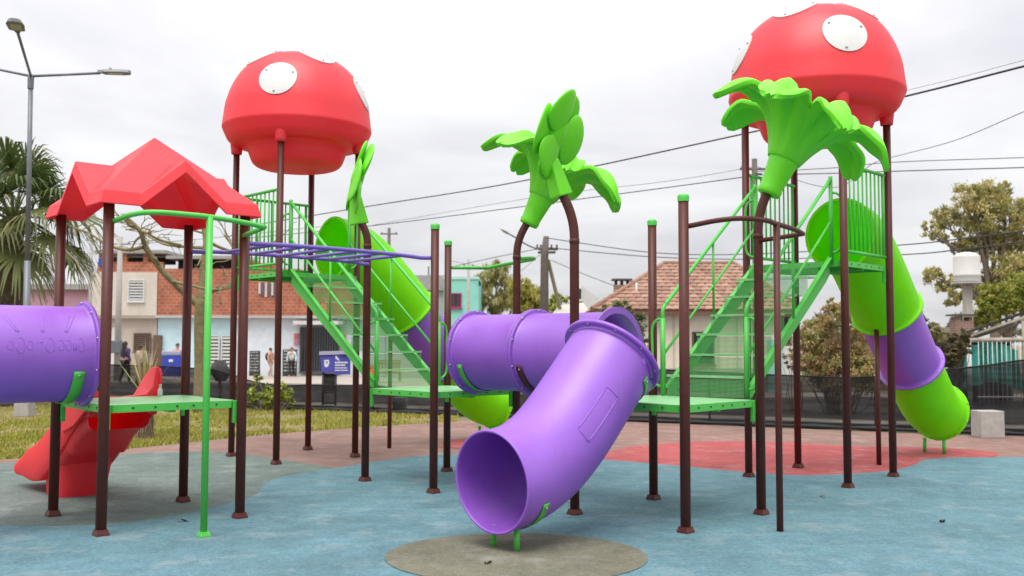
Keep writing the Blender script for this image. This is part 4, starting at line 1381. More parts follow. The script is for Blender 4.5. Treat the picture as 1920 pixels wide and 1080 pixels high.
# beige two-storey house
hb = House('beige_house', 'beige two storey house with louvred white window and unfinished roof terrace', 160, 293, 55, 8)
hb.box('upper_wall', 165, 293, 512, 593, wmat('beige', (.62, .56, .48)), 0)
hb.box('lower_wall', 160, 293, 599, None, wmat('beige_pink', (.56, .48, .41)), .12)
hb.box('ledge', 160, 294, 593, 599, wmat('beige_dark', (.36, .31, .26)), -.25)
hb.box('parapet', 176, 300, 492, 512, M_BRICK, .3, .6)
for a, b in ((178, 206), (222, 236), (262, 300)): hb.box('pier', a, a+9, 474, 492, M_BRICK, .3, .6)
hb.box('terrace_gap_shade', 176, 300, 478, 492, M_DARK, 2.2, 2.4)  # near-black sheet, its colour standing for the shade inside the terrace openings
hb.box('terrace_roof', 172, 306, 470, 476, M_CORR, .1, 4)
hb.box('tarp', 180, 196, 486, 500, mat('blue_tarp', (.03, .07, .34), .6), .1, .28)
hb.window(241, 268, 528, 565, slats=7)
hb.window(254, 282, 628, 660, slats=8, frame_m=M_WOOD, name='shutter_window')
dr = hb.box('door', 289, 304, 630, None, M_WOOD, -.05, .11)
hb.box('garage_door', 198, 226, 616, None, wmat('white', (.62, .60, .58)), .02, .11)
# brick house with shop
hk = House('brick_shop', 'brick upper storey over a pale blue ground floor shop with barred front', 294, 722, 55, 9)
hk.box('brick_wall', 294, 560, 505, 593, M_BRICK, .05)
hk.box('brick_wall', 560.5, 722, 528, 593, M_BRICK, .06)
hk.box('ledge', 294, 724, 593, 598, wmat('ledge_grey', (.45, .43, .42)), -.3)
hk.box('ground_wall', 294.5, 430, 598.5, None, wmat('sky_blue', (.56, .76, .82)), .15)
hk.box('ground_wall', 430.5, 722, 598.5, None, wmat('ice_white', (.70, .75, .80)), .16)
hk.box('roof_shed', 318, 440, 487, 505, M_DARK, 1.2, 3)
rsd = hk.box('shed_roof', 306, 450, 480, 486, M_CORR, .2, 4)
hk.box('roof_shed', 452, 520, 492, 505, M_BRICK, .8, 1.0)
hk.window(394, 411, 632, 690, slats=9); hk.window(418, 440, 632, 690, slats=9)
hk.window(565, 636, 616, 697, bars=15, frame_m=mat('dark_bars', (.10, .10, .11), .6), name='barred_front')
hk.box('canopy', 556, 648, 603, 610, wmat('white', (.62, .60, .58)), -.9, .14)
hk.box('notice', 551, 560, 626, 637, mat('notice_red', (.5, .16, .14), .7), .10, .15)
hk.box('notice', 551, 560, 639, 648, mat('notice_pink', (.55, .2, .3), .7), .10, .15)
hk.box('notice', 641, 648, 628, 664, mat('notice_orange', (.60, .22, .12), .7), .10, .15)
for i in range(6):     # washing pegged on the brick wall
    hk.box('cloth', 484+i*6, 488+i*6, 531, 552+(i % 3)*3, mat('cloth_pale', (.55, .5, .5), .9) if i % 2 == 0 else mat('cloth_dark', (.16, .10, .12), .9), -.05, .03)
# grey house and turquoise house
hg_ = House('grey_house', 'low grey house with flat metal roof behind the lime slide', 724, 834, 52, 6)
hg_.box('wall', 724, 834, 545, None, wmat('pale_grey', (.46, .45, .42)))
hg_.box('roof', 700, 838, 517, 545, M_CORR, -.2)
hg_.box('pipe', 802, 804.5, 500, 580, M_STEEL, -.15, -.05)
ht = House('turquoise_house', 'turquoise rendered house with a dark red window between posts', 832, 897, 50, 7)
ht.box('wall', 832, 897, 524, None, wmat('turquoise', (.26, .62, .52), .3))
ht.box('parapet', 831, 898, 519, 524, wmat('turquoise_light', (.40, .66, .58), .3), -.05)
ht.window(846, 863, 552, 575, bars=2, frame_m=mat('magenta_frame', (.30, .03, .12), .6))
ht.box('gutter', 897.5, 901, 528, 536, M_BLACK, -.1, .1)
# far white house and cream garage
hw = House('white_house', 'small far white house with one dark window beside the utility pole', 1072, 1118, 62, 6)
hw.box('wall', 1074, 1118, 560, None, wmat('chalk', (.62, .60, .58)))
g = MB(); D = 62
x0, x1, zp = fx(1074, D)-hw.o.x, fx(1122, D)-hw.o.x, fz(534, D)-GZ; ze = fz(560, D)-GZ; xm = fx(1090, D)-hw.o.x
g.add([(x0, 0, ze), (x1, 0, ze), (xm, 0, zp), (x0, 6, ze), (x1, 6, ze), (xm, 6, zp)], [(0, 1, 2), (5, 4, 3), (0, 2, 5, 3), (1, 4, 5, 2), (0, 3, 4, 1)])
g.build('gable', wmat('chalk', (.62, .60, .58)), hw.root)
hw.window(1082, 1090, 541, 561)
hc = House('cream_garage', 'cream garage with shallow pale roof left of the tiled house', 1028, 1112, 40, 6)
hc.box('wall', 1030, 1112, 597, None, wmat('cream', (.68, .61, .50)))
g = MB(); D = 40
x0, x1 = fx(1026, D)-hc.o.x, fx(1114, D)-hc.o.x
g.add([(x0, -.3, fz(600, D)-GZ), (x1, -.3, fz(600, D)-GZ), (x1, 6, fz(560, D)-GZ), (x0+.8, 6, fz(566, D)-GZ), (x0, -.3, fz(597, D)-GZ), (x1, -.3, fz(597, D)-GZ), (x1, 6, fz(556, D)-GZ), (x0+.8, 6, fz(562, D)-GZ)],
      [(0, 1, 2, 3), (4, 7, 6, 5), (0, 4, 5, 1), (1, 5, 6, 2), (2, 6, 7, 3), (3, 7, 4, 0)])
g.build('roof', wmat('roof_pale', (.47, .43, .38)), hc.root)

# tiled house
D = 38
hh = House('tiled_house', 'cream house with clay tiled hip roof behind the netting fence', 1196, 1492, D, 7.5)
hh.box('wall', 1200, 1486, 584, None, wmat('cream', (.68, .61, .50)))
hh.box('base_course', 1199, 1487, 690, None, wmat('base_grey', (.36, .33, .29)), -.03, 0)
for px in (1238, 1262, 1288, 1345, 1380, 1420): hh.box('pilaster', px, px+2.5, 584, 690, wmat('cream_dark', (.50, .44, .36)), -.04, 0)
hh.window(1300, 1336, 624, 680, frame_m=M_WOOD); hh.window(1462, 1478, 596, 640, frame_m=M_WOOD)
M_TILE = [mat('clay_tile_a', (.29, .16, .11), .85, var=.2, vscale=5), mat('clay_tile_b', (.33, .195, .14), .85, var=.2, vscale=5), mat('clay_tile_c', (.235, .13, .092), .85, var=.2, vscale=5)]
xe0, xe1 = fx(1108, D)-hh.o.x, fx(1502, D)-hh.o.x
ze = fz(581, D)-GZ; yr = 3.9; zr = fz(494, D+yr)-GZ
xr0, xr1 = fx(1246, D+yr)-hh.o.x, fx(1378, D+yr)-hh.o.x
ye = -.45
rf = MB()
def RV(x, y, z): return (x, y, z)
back = yr*2+.45
rf.add([(xe0, ye, ze), (xe1, ye, ze), (xr1, yr, zr), (xr0, yr, zr), (xe0, back, ze), (xe1, back, ze)],
       [(0, 1, 2, 3), (1, 5, 2), (4, 0, 3), (5, 4, 3, 2), (0, 4, 5, 1)])
roof_o = rf.build('roof', M_TILE[2], hh.root)
hh.box('fascia', 1110, 1500, 581, 588, mat('fascia_brown', (.22, .09, .06), .7), -.42, -.36)
# eave wall under the left overhang
hh.box('wall', 1130, 1199, 590, None, wmat('cream_dark', (.50, .44, .36)), 1.4, 6)
# clay tiles on the two slopes that show
tw, nrow = .31, 13
def tile_mesh(m):
    t = MB()
    def pt(i, j):
        x = (j-.5)*tw*.98; arch = .022*math.cos(math.pi*(j-.5))**.8 if abs(j-.5) < .499 else 0
        return V((x, i*.42 - .02, arch + .035*(1-i)))
    t.grid(pt, 1, 6)
    # lip
    t.add([pt(0, j/6) for j in range(7)] + [pt(0, j/6) - V((0, 0, .04)) for j in range(7)], [(j, j+1, j+8, j+7) for j in range(6)])
    return t.mesh('tile', m)
TM = [tile_mesh(m) for m in M_TILE]
rt = random.Random(4)
slope_len = math.hypot(yr-ye, zr-ze); ang = math.atan2(zr-ze, yr-ye)
ntile = 0
for r_ in range(nrow):
    f = r_/nrow; y = ye + (yr-ye)*f; z = ze + (zr-ze)*f
    xa, xb = xe0 + (xr0-xe0)*f, xe1 + (xr1-xe1)*f
    xa2, xb2 = xe0 + (xr0-xe0)*(r_+1)/nrow, xe1 + (xr1-xe1)*(r_+1)/nrow
    k = int((xb-xa)/tw)
    for c_ in range(k):
        if ntile >= 298: break
        x = xa + (xb-xa)*(c_+.5)/k
        if x - tw*.4 < xa or x + tw*.4 > xb: continue
        put('tile', TM[rt.choices((0, 1, 2), (5, 3, 3))[0]], roof_o, (x, y + .0, z + .012), (ang + rt.gauss(0, .01), 0, rt.gauss(0, .006)), ((xb-xa)/k/tw, slope_len/nrow/.39, 1)); ntile += 1
print('tiles', ntile)
# ridge and hip caps
hipm = MB()
for a, b in (((xr0, yr, zr), (xr1, yr, zr)), ((xe0, ye, ze), (xr0, yr, zr)), ((xe1, ye, ze), (xr1, yr, zr))):
    hipm.tube([V(a)+V((0, 0, .03)), V(b)+V((0, 0, .03))], .10, 8)
hipm.build('ridge_caps', M_TILE[0], roof_o)
# chimney
cx = fx(1166, D+2)-hh.o.x; cz0, cz1 = fz(585, D+2)-GZ, fz(534, D+2)-GZ
chm = MB().box((cx, 2.0, (cz0+cz1)/2), (.62, .5, cz1-cz0)).build('chimney', brickmat('chimney_brick', (.33, .14, .10), (.28, .12, .09), (.3, .25, .2), .22, .08), roof_o)
for sx in (-.24, 0, .24): MB().box((cx+sx, 2.0, cz1+.09), (.09, .4, .18)).build('chimney_leg', M_DARK, hh.root)
MB().box((cx, 2.0, cz1+.215), (.80, .62, .07)).build('chimney_slab', mat('slab_dark', (.09, .085, .08), .9), hh.root)
MB().tube([(fx(1201, D)-hh.o.x, 1.2, fz(560, D)-GZ), (fx(1201, D)-hh.o.x, 1.2, fz(526, D)-GZ)], .04, 8).build('vent_pipe', M_FRAME, hh.root)
ac = MB().bbox((fx(1484, D)-hh.o.x, -.22, fz(612, D)-GZ), (.30, .36, .70), .02)
ac.build('air_conditioner', M_FRAME, hh.root)
hh.box('side_wall', 1437, 1449, 636, None, wmat('turquoise', (.26, .62, .52), .3), -1.3, -.1)
hh.box('side_wall', 1450, 1470, 648, None, wmat('chalk', (.62, .60, .58)), -1.2, -.1)

# right shed, tarp, tank
D = 30
hs = House('open_shed', 'open timber shed with sloping roof and white railings at the right edge', 1812, 1990, D, 3.2, 'shed')
def bar(name, a, b, r, m, n=8, root=None):
    return MB().tube([V(a), V(b)], r, n).build(name, m, root or hs.root)
M_TIMB = mat('weathered_timber', (.36, .31, .25), .9, var=.25, vscale=6); M_THATCH = mat('dark_thatch', (.045, .036, .03), .95, var=.4, vscale=8, bump=.7)
L_ = lambda px, py, dy=0.0: V((fx(px, D)-hs.o.x, dy, fz(py, D)-GZ))
sr = MB(); 
def LD(px, py, dy): return V((fx(px, D+dy)-hs.o.x, dy, fz(py, D+dy)-GZ))
q = [LD(1806, 626, -.2), LD(1990, 560, -.2), LD(1996, 561, 3.2), LD(1812, 622, 3.2)]
sr.add(q + [v + V((0, 0, .07)) for v in q], [(0, 3, 2, 1), (4, 5, 6, 7), (0, 1, 5, 4), (1, 2, 6, 5), (2, 3, 7, 6), (3, 0, 4, 7)])
sr.build('roof', M_THATCH, hs.root)
bar('rafter', L_(1812, 629, -.15), L_(1985, 570, -.15), .05, M_TIMB); bar('rafter', L_(1850, 634, 1.2), L_(1960, 598, 1.2), .04, M_TIMB)
bar('beam', L_(1814, 636, -.2), L_(1990, 634, -.2), .075, M_TIMB, 10)
for px in (1810, 1913, 1985):
    bar('post', (fx(px, D)-hs.o.x, -.2, 0), L_(px, 600 if px > 1900 else 632, -.2), .07, M_FRAME if px != 1913 else M_TIMB)
for i in range(15):
    px = 1826 + i*8.6
    bar('railing_bar', (fx(px, D)-hs.o.x, -.25, .1), L_(px, 637, -.25), .012, M_FRAME, 6)
bar('railing_rail', (fx(1822, D)-hs.o.x, -.25, .3), (fx(1975, D)-hs.o.x, -.25, .3), .02, M_FRAME)
hs.box('back_wall', 1812, 1990, 640, None, M_DARK, 3.0, 3.15)
tp = MB(); M_TARP = mat('turquoise_tarp', (.06, .50, .40), .6, var=.2, vscale=5, bump=.5, bscale=6)
tp.grid(lambda i, j: L_(1818 + 100*i, 655 - 15*math.sin(math.pi*min(1, i*1.05))**.7 + 75*j, .35 + .25*math.sin(i*23) * (.3+j) + .1*math.sin(i*51+j*4)), 36, 8)
to_ = tp.build('tarpaulin', M_TARP); to_.location = hs.o
tag(to_, 'turquoise tarpaulin draped behind the white railings of the open shed', 'tarpaulin')
D = 36
wt = thing('water_tank', 'white water tank on a slim concrete column in front of the tree', 'water tank', V((fx(1815, D), D, GZ)))
zz = lambda py: fz(py, D)-GZ
MB().box((0, 0, zz(528)/2), (.26, .26, zz(528))).build('column', wmat('column', (.46, .43, .37)), wt)
MB().lathe([(0, zz(527)), (.455, zz(527)), (.465, zz(525)), (.465, zz(517)), (.478, zz(516)), (.478, zz(513)), (.465, zz(512)), (.465, zz(481)), (.45, zz(478)), (.34, zz(473)), (.12, zz(471)), (0, zz(471))], 28).build('tank', mat('tank_white', (.60, .58, .55), .6, var=.06), wt)
MB().lathe([(0, zz(531)), (.52, zz(531)), (.52, zz(528)), (0, zz(528))], 20).build('tray', M_CONC, wt)
bq = thing('brick_grill', 'small brick chimney with flat cap under the water tank', 'chimney', V((fx(1803, 34), 34, GZ)))
D = 34
MB().box((0, 0, (fz(600, D)-GZ)/2), (.62, .5, fz(600, D)-GZ)).build('stack', MATS['chimney_brick'], bq)
for s in (-1, 1): MB().box((s*.22, 0, fz(596, D)-GZ-.01), (.12, .4, .16)).build('leg', MATS['chimney_brick'], bq)
MB().box((0, 0, fz(589, D)-GZ), (.85, .6, .06)).build('cap', MATS['slab_dark'], bq)
lowh = House('low_house', 'low dark roofed house glimpsed between the lime slide and the shed', 1640, 1790, 41, 6)
lowh.box('wall', 1640, 1790, 622, None, wmat('brick_red', (.33, .2, .15))); lowh.box('roof', 1632, 1795, 612, 621, wmat('roof_grey', (.30, .27, .25)), -.4)

# ---------------------------------------------------------------- trees beyond the street
EU = leafmats('eucalypt', [(.30, .30, .10), (.44, .40, .14), (.54, .45, .18)])
shrub('eucalyptus_tree', 'tall sparse olive tree behind the white water tank', 1868, 46, GZ,
      [(1800, 378, 30), (1845, 372, 30), (1880, 366, 24), (1780, 408, 28), (1825, 412, 34), (1880, 405, 34), (1912, 400, 24), (1850, 450, 38), (1740, 432, 17), (1765, 440, 15), (1905, 450, 32), (1945, 430, 34), (1800, 455, 22), (1748, 520, 20), (1775, 535, 22), (1800, 560, 20), (1880, 500, 34), (1930, 495, 40), (1850, 530, 28)],
      36000, .155, EU, 31, droop=.5, depth=1.0, fill=.5)
OL = leafmats('olive_yellow', [(.14, .17, .02), (.27, .29, .035), (.35, .33, .06)])
shrub('bushy_tree', 'dense yellow green tree between water tank and shed roof', 1890, 39, GZ, [(1850, 580, 26), (1880, 560, 34), (1915, 548, 38), (1860, 548, 24), (1950, 560, 40), (1840, 605, 20)], 20000, .13, OL, 32, depth=.8, fill=.2)
WI = leafmats('willow', [(.40, .36, .13), (.32, .30, .09), (.48, .44, .22)])
shrub('willow_tree', 'pale drooping willow beside the turquoise house', 925, 56, GZ, [(915, 520, 24), (935, 508, 20), (950, 530, 24), (915, 560, 26), (945, 570, 26)], 7000, .30, WI, 33, droop=1.5, slim=.2, fill=.2)
shrub('willow_tree', 'yellowish drooping willow around the foot of the utility pole', 985, 54, GZ, [(975, 545, 24), (1000, 560, 24), (985, 580, 24), (1010, 585, 20)], 6500, .28, leafmats('willow_y', [(.33, .31, .05), (.42, .38, .08), (.26, .26, .05)]), 34, droop=1.2, slim=.25, fill=.2)
shrub('garden_tree', 'small bright green garden tree behind the utility pole', 1045, 58, GZ, [(1040, 570, 18), (1055, 560, 14), (1035, 585, 16)], 1400, .22, YG, 35)
DG = leafmats('dark_green', [(.08, .10, .045), (.14, .17, .055), (.21, .21, .09)])
shrub('garden_bush', 'rounded dark green bush in front of the tiled roof corner', 1160, 33, GZ, [(1150, 586, 22), (1172, 584, 20), (1130, 592, 20), (1190, 596, 20), (1160, 605, 30), (1185, 620, 28), (1130, 620, 26), (1195, 645, 26), (1150, 650, 34)], 15000, .10, DG, 36, depth=.5, fill=.2, stem='stems')
BR = leafmats('autumn', [(.33, .20, .095), (.44, .29, .14), (.37, .33, .11), (.27, .26, .07)])
shrub('autumn_shrub', 'large reddish brown shrub behind the netting right of the tiled house', 1570, 27, GZ, [(1530, 620, 30), (1570, 600, 30), (1605, 630, 34), (1545, 665, 36), (1590, 675, 38), (1625, 680, 26), (1515, 675, 28), (1560, 575, 16), (1560, 695, 40), (1610, 700, 36), (1520, 640, 22), (1640, 690, 24)], 27000, .09, BR, 37, depth=.6, droop=.5, stem='stems', fill=.15)
shrub('autumn_shrub', 'thin leafless olive shrub against the side wall of tiled house', 1492, 28, GZ, [(1490, 665, 18), (1500, 640, 14), (1482, 685, 14)], 900, .08, leafmats('dull_olive', [(.16, .13, .07), (.2, .17, .09)]), 38, stem='stems')
shrub('hedge_shrub', 'dark ivy covered shrub at the corner of the open shed', 1788, 29, GZ, [(1790, 650, 24), (1775, 670, 22), (1800, 635, 16), (1760, 690, 18), (1745, 700, 16)], 8000, .10, leafmats('ivy', [(.08, .075, .035), (.15, .12, .06), (.2, .16, .07)]), 39, stem='stems', fill=.15)
shrub('hedge_shrub', 'light green hedge shrub between the lime slide and low house', 1700, 36, GZ, [(1680, 640, 20), (1720, 625, 22), (1750, 630, 20), (1700, 660, 24), (1740, 660, 22)], 7000, .12, leafmats('hedge_l', [(.16, .17, .05), (.26, .24, .08), (.33, .29, .13)]), 40, stem='stems', fill=.15)
# far wooded skyline that closes the view
fw = MB(); rf_ = random.Random(8)
cl = []
for i in range(70):
    px = -260 + i*36; D = rf_.uniform(85, 110)
    c = P(px + rf_.uniform(-15, 15), rf_.uniform(612, 640), D); cl.append((c.x, c.y, c.z, rf_.uniform(18, 34)/F_PX*D))
leaf_cloud(fw, cl, 9000, .7, rf_, 0, .1, 3)
tag(fw.build('distant_trees', leafmats('far', [(.10, .11, .07), (.14, .15, .09), (.18, .18, .12)]), normals=False), 'far belt of trees along the skyline', 'trees', kind='stuff')

# ---------------------------------------------------------------- poles and wires
M_POLE = mat('wood_pole', (.12, .10, .085), .9, var=.25, vscale=6); M_WIRE = mat('wire_black', (.03, .03, .033), .6); M_CPOLE = mat('concrete_pole', (.36, .34, .31), .9, var=.12)
D = 42
up = thing('utility_pole', 'dark wooden utility pole with cross arms, street light and leaning brace', 'utility pole', V((fx(1020, D), D, GZ)))
U = lambda px, py, dy=0.0: V((fx(px, D)-up.location.x, dy, fz(py, D)-GZ))
MB().tube([(0, 0, -.1), U(1021, 480), U(1024, 443)], [.21, .17, .12], 12).build('pole', M_POLE, up)
MB().tube([U(1005, 466, -.1), U(1046, 466, .2)], .06, 8).build('cross_arm', M_POLE, up)
MB().tube([U(1010, 472, .3), U(1040, 474, -.3)], .06, 8).build('cross_arm', M_POLE, up)
for px in (1007, 1014, 1034, 1044):
    MB().lathe([(.03, 0), (.055, .03), (.03, .08), (.055, .11), (.03, .16), (0, .17)], 8, 0, Matrix.Translation(U(px, 465))).build('insulator', M_STEEL, up)
MB().tube(smooth_path([U(1018, 470), U(990, 462, -.4), U(965, 448, -.7), U(955, 443, -.8)], 4), .035, 8).build('lamp_arm', M_STEEL, up)
f = frame(U(955, 443, -.8), U(938, 434, -1.0) - U(955, 443, -.8))
lum = MB(); lum.grid(lambda i, j: f @ V((i*.52, .10*math.sin(math.pi*min(1, .15+i*.85))*math.cos(2*math.pi*j), .055*math.sin(math.pi*min(1, .15+i*.85))*math.sin(2*math.pi*j))), 8, 12, closed_v=True)
lum.build('luminaire', M_CPOLE, up)
MB().tube([U(1028, 488, .1), U(1062, 606, 2.2) - V((0, 0, 0)), (fx(1075, D)-up.location.x, 3.0, 0)], .09, 8).build('brace', mat('brace_wood', (.22, .20, .12), .9), up)
def simple_pole(px, top, D, r, label, m=M_CPOLE, box=None, w=.5):
    t = thing('utility_pole', label, 'utility pole', V((fx(px, D), D, GZ)))
    h = fz(top, D)-GZ
    MB().tube([(0, 0, -.1), (0, 0, h)], [r, r*.7], 10).build('pole', m, t)
    MB().box((0, 0, h-.35), (w*2, .07, .07)).build('cross_arm', m, t)
    for s in (-1, 1):
        MB().lathe([(.025, 0), (.045, .03), (.025, .08), (0, .12)], 8, 0, Matrix.Translation((s*w*.85, 0, h-.32))).build('insulator', M_STEEL, t)
    if box:
        z = fz(box, D)-GZ
        MB().bbox((0, -.2, z), (.5, .3, .6), .03).build('meter_box', M_STEEL, t)
    return t
simple_pole(222, 446, 47, .16, 'pale concrete utility pole with a meter box before the beige house', box=652)
simple_pole(168, 440, 50, .10, 'thin pale pole left of the beige house', w=.3)
simple_pole(728, 428, 57, .13, 'dark pole rising behind the lime slide at the brick shop end', M_POLE)
simple_pole(878, 487, 47, .10, 'slim concrete pole in front of the turquoise house', w=.25)
simple_pole(1418, 297, 33, .13, 'dark utility pole seen through the mushroom tower at the tiled house', M_POLE)

def wire(pts, r, label):
    w3 = [P(*p) for p in pts]
    if pts[-1][0] > 1900: w3.append(w3[-1] + (w3[-1] - w3[-2]).normalized()*9)     # carried on past the frame
    q = smooth_path(w3, 10)
    o = q[0].copy()
    w = MB().tube([p - o for p in q], r, 6).build('overhead_wire', M_WIRE); w.location = o
    return tag(w, label, 'wire', 'overhead wires')
wire([(440, 428, 44), (690, 387, 38), (960, 343, 32), (1390, 252, 24), (1700, 180, 19), (1960, 114, 16)], .020, 'thickest black wire rising from the farther tower to the top right corner')
wire([(430, 450, 44), (690, 424, 40), (990, 386, 35), (1380, 334, 30), (1418, 325, 29)], .016, 'black wire running just below the thickest one behind the flowers')
wire([(600, 440, 46), (990, 372, 38), (1250, 340, 33), (1418, 312, 33)], .008, 'faint thin wire between the two black wires at the flowers')
wire([(1024, 446, 42), (1230, 474, 41), (1420, 476, 40), (1680, 460, 33), (1800, 448, 28), (1960, 428, 24)], .020, 'black wire from the wooden pole across the tree below the tank top')
wire([(1044, 466, 42), (1230, 482, 41), (1420, 486, 40), (1680, 478, 34), (1800, 468, 29), (1960, 448, 25)], .020, 'lower black wire from the wooden pole passing over the tank')
wire([(1418, 312, 33), (1560, 352, 33), (1640, 305, 31), (1700, 288, 30), (1800, 260, 27), (1960, 192, 22)], .010, 'thin curving wire climbing to the right edge below the thickest one')
wire([(1418, 322, 33), (1560, 315, 32), (1680, 304, 31), (1960, 294, 28)], .013, 'upper of two level wires behind the tower barrier')
wire([(1418, 328, 33), (1560, 325, 32), (1680, 321, 31), (1960, 313, 28)], .017, 'lower of two level wires behind the tower barrier')
wire([(1690, 172, 24), (1800, 145, 22), (1960, 102, 19)], .005, 'hair thin wire above the thickest one at the right edge')
wire([(840, 502, 47), (930, 482, 45), (1012, 466, 42)], .016, 'short wire from turquoise house to the wooden pole')
wire([(1034, 488, 42), (1090, 512, 41), (1152, 536, 40)], .014, 'service wire dropping from the wooden pole to the tiled house chimney')
wire([(168, 452, 50), (222, 458, 47), (330, 452, 46), (460, 440, 46), (600, 425, 48)], .012, 'wire behind the bare tree from the pale poles to the farther tower')
wire([(840, 488, 47), (900, 500, 45), (960, 515, 44), (1012, 478, 42)], .009, 'slack thin wire above the green rail by the turquoise house')

# ---------------------------------------------------------------- street things
D = 21.9
kb = thing('sign_bin', 'blue municipal box sign with white lettering on black legs', 'sign', V((fx(626, D), D, 0)))
K = lambda px, py, dy=0.0: V((fx(px, D)-kb.location.x, dy, fz(py, D)))
M_SB = mat('sign_blue', (.075, .075, .40), .5, var=.06); M_SW = mat('sign_white', (.72, .72, .74), .6); M_LID = mat('lid_lilac', (.36, .36, .50), .5)
def quadbox(name, a, b, c, d, t, m, parent):      # corner points front face, thickness back
    mb = MB(); n = V((0, t, 0))
    mb.add([a, b, c, d, a+n, b+n, c+n, d+n], [(0, 1, 2, 3), (7, 6, 5, 4), (0, 4, 5, 1), (1, 5, 6, 2), (2, 6, 7, 3), (3, 7, 4, 0)])
    return mb.build(name, m, parent)
bx1 = quadbox('bin_body', K(604, 699), K(627.5, 699), K(627.5, 667), K(601, 667), .40, M_SB, kb)
bd = quadbox('board', K(628.2, 703, -.03), K(656.5, 703, .08), K(656.5, 662, .08), K(628.2, 664, -.03), .03, M_SB, kb)
quadbox('lid', K(599.5, 666.5, -.03), K(656.5, 664.5, -.03), K(656.5, 659, -.03), K(600, 660, -.03), .46, M_LID, kb)
# emblem: pale shield with a darker core
em = MB(); em.prism([(p.x, p.z) for p in (K(609, 676), K(617.5, 675), K(618.5, 682), K(616, 688.5), K(610.5, 689.5), K(609, 684))], 0, .004, 0, Matrix.Translation((0, -.002, 0)) @ Matrix.Rotation(R(90), 4, 'X'))
eo = em.build('emblem', M_SW, bx1)
e2 = MB(); e2.prism([(p.x, p.z) for p in (K(611.5, 678), K(615.5, 677.5), K(616, 681.5), K(612.5, 682.5))], 0, .004, 0, Matrix.Translation((0, -.007, 0)) @ Matrix.Rotation(R(90), 4, 'X'))
e2.build('emblem_core', mat('emblem_core', (.30, .24, .40), .6), bx1)
def mark(px0, px1, py, h):
    f = lambda px: -.03 + .11*(px-628.2)/28.3 - .004
    a, b = K(px0, py+h/2), K(px1, py+h/2); c, d = K(px1, py-h/2), K(px0, py-h/2)
    a.y = d.y = f(px0); b.y = c.y = f(px1)
    mb = MB(); n = V((0, -.004, 0)); mb.add([a, b, c, d, a+n, b+n, c+n, d+n], [(4, 5, 6, 7), (0, 4, 7, 3), (1, 2, 6, 5), (3, 7, 6, 2), (0, 1, 5, 4)])
    mb.build('lettering', M_SW, bd)
mark(630.5, 632.6, 671, 5.5); mark(632.8, 635.5, 673.5, 4.5); mark(635.6, 637.2, 676, 2.6)
rl = random.Random(2)
for row, (py, h, ln) in enumerate(((680.6, 3.0, 652.5), (685.4, 3.0, 648), (690.6, 2.0, 651), (695.2, 2.0, 652))):
    x = 629.6
    while x < ln:
        w = rl.uniform(1.4, 2.6); mark(x, min(x+w, ln), py, h*rl.uniform(.8, 1.05)); x += w + .35
for px in (606.5, 630): 
    MB().tube([K(px, 699, .05), V((K(px, 700).x, .05, 0.0))], .028, 8).build('leg', M_BLACK, kb)
for py in (737, 757): MB().tube([K(606.5, py, .05), K(630, py, .05)], .02, 8).build('crossbar', M_BLACK, kb)
quadbox('leg_panel', K(607.5, 735, .07), K(629, 735, .07), K(629, 702, .07), K(607.5, 702, .07), .01, MATS['black_netting'], kb)

# chalkboards, crate, bench and cool box on the far pavement
def standing(name, label, cat, px0, px1, py0, py1, D, m, t=.05, lean=.0, extra=None):
    z0 = fz(py1, D); o = V(((fx(px0, D)+fx(px1, D))/2, D, z0))
    root = thing(name, label, cat, o)
    w = fx(px1, D)-fx(px0, D); h = fz(py0, D)-z0
    if extra: extra(root, w, h)
    return root
M_CHALK = mat('chalkboard', (.035, .035, .035), .8, var=.4, vscale=9); M_SCRIB = mat('chalk', (.38, .38, .37), .9)
def chalk(seed):
    def f(root, w, h):
        r = random.Random(seed)
        b = MB().bbox((0, 0, h/2), (w, .05, h), .01).build('panel', M_CHALK, root)
        for i in range(7):
            x = -w*.42
            while x < w*.36:
                l = r.uniform(.05, .15)*w/.5
                MB().box((x+l/2, -.028, h*(.94-.12*i)), (l, .004, h*.05*r.uniform(.6, 1.1))).build('chalk_mark', M_SCRIB, b); x += l + .04
        for s in (-1, 1): MB().tube([(s*w*.4, .03, h*.9), (s*w*.4, .28, .0)], .015, 6).build('prop', M_WOOD, root)
    return f
standing('chalkboard', 'black chalkboard sign standing left on the shop pavement', 'chalkboard', 469, 489, 659, 706, 51, None, extra=chalk(1))
standing('chalkboard', 'black chalkboard sign just behind the person in pale shirt', 'chalkboard', 531, 558, 656, 707, 54, None, extra=chalk(2))
M_OR = mat('orange_plastic', (.62, .12, .05), .5)
def crate(root, w, h):
    for i in range(5): MB().box((0, -.25, h*(.1+.2*i)), (w, .03, h*.13)).build('slat', M_OR, root)
    for s in (-1, 1): MB().box((s*(w/2-.03), 0, h/2), (.05, .5, h)).build('side', M_OR, root)
    MB().box((0, .2, h/2), (w-.1, .03, h)).build('back', M_OR, root)
standing('plastic_crate', 'orange slatted crate on the far pavement behind the staircase', 'crate', 683, 706, 686, 714, 46, None, extra=crate)
M_BENCH = mat('bench_wood', (.30, .17, .08), .8, var=.2)
def bench(root, w, h):
    for i in range(8): MB().box((-w*.42 + i*w*.12, .2, h*.62), (w*.06, .03, h*.42)).build('slat', M_BENCH, root)
    for z in (h*.42, h*.86, h*.97): MB().box((0, .18, z), (w, .05, h*.07)).build('rail', M_BENCH, root)
    MB().box((0, -.05, h*.40), (w, .42, .05)).build('seat', M_BENCH, root)
    for sx in (-1, 1):
        for y in (-.22, .2): MB().box((sx*(w/2-.04), y, h*.2), (.06, .06, h*.4)).build('leg', M_BENCH, root)
standing('wooden_bench', 'slatted brown wooden bench on the far pavement behind staircase', 'bench', 708, 752, 676, 715, 46, None, extra=bench)
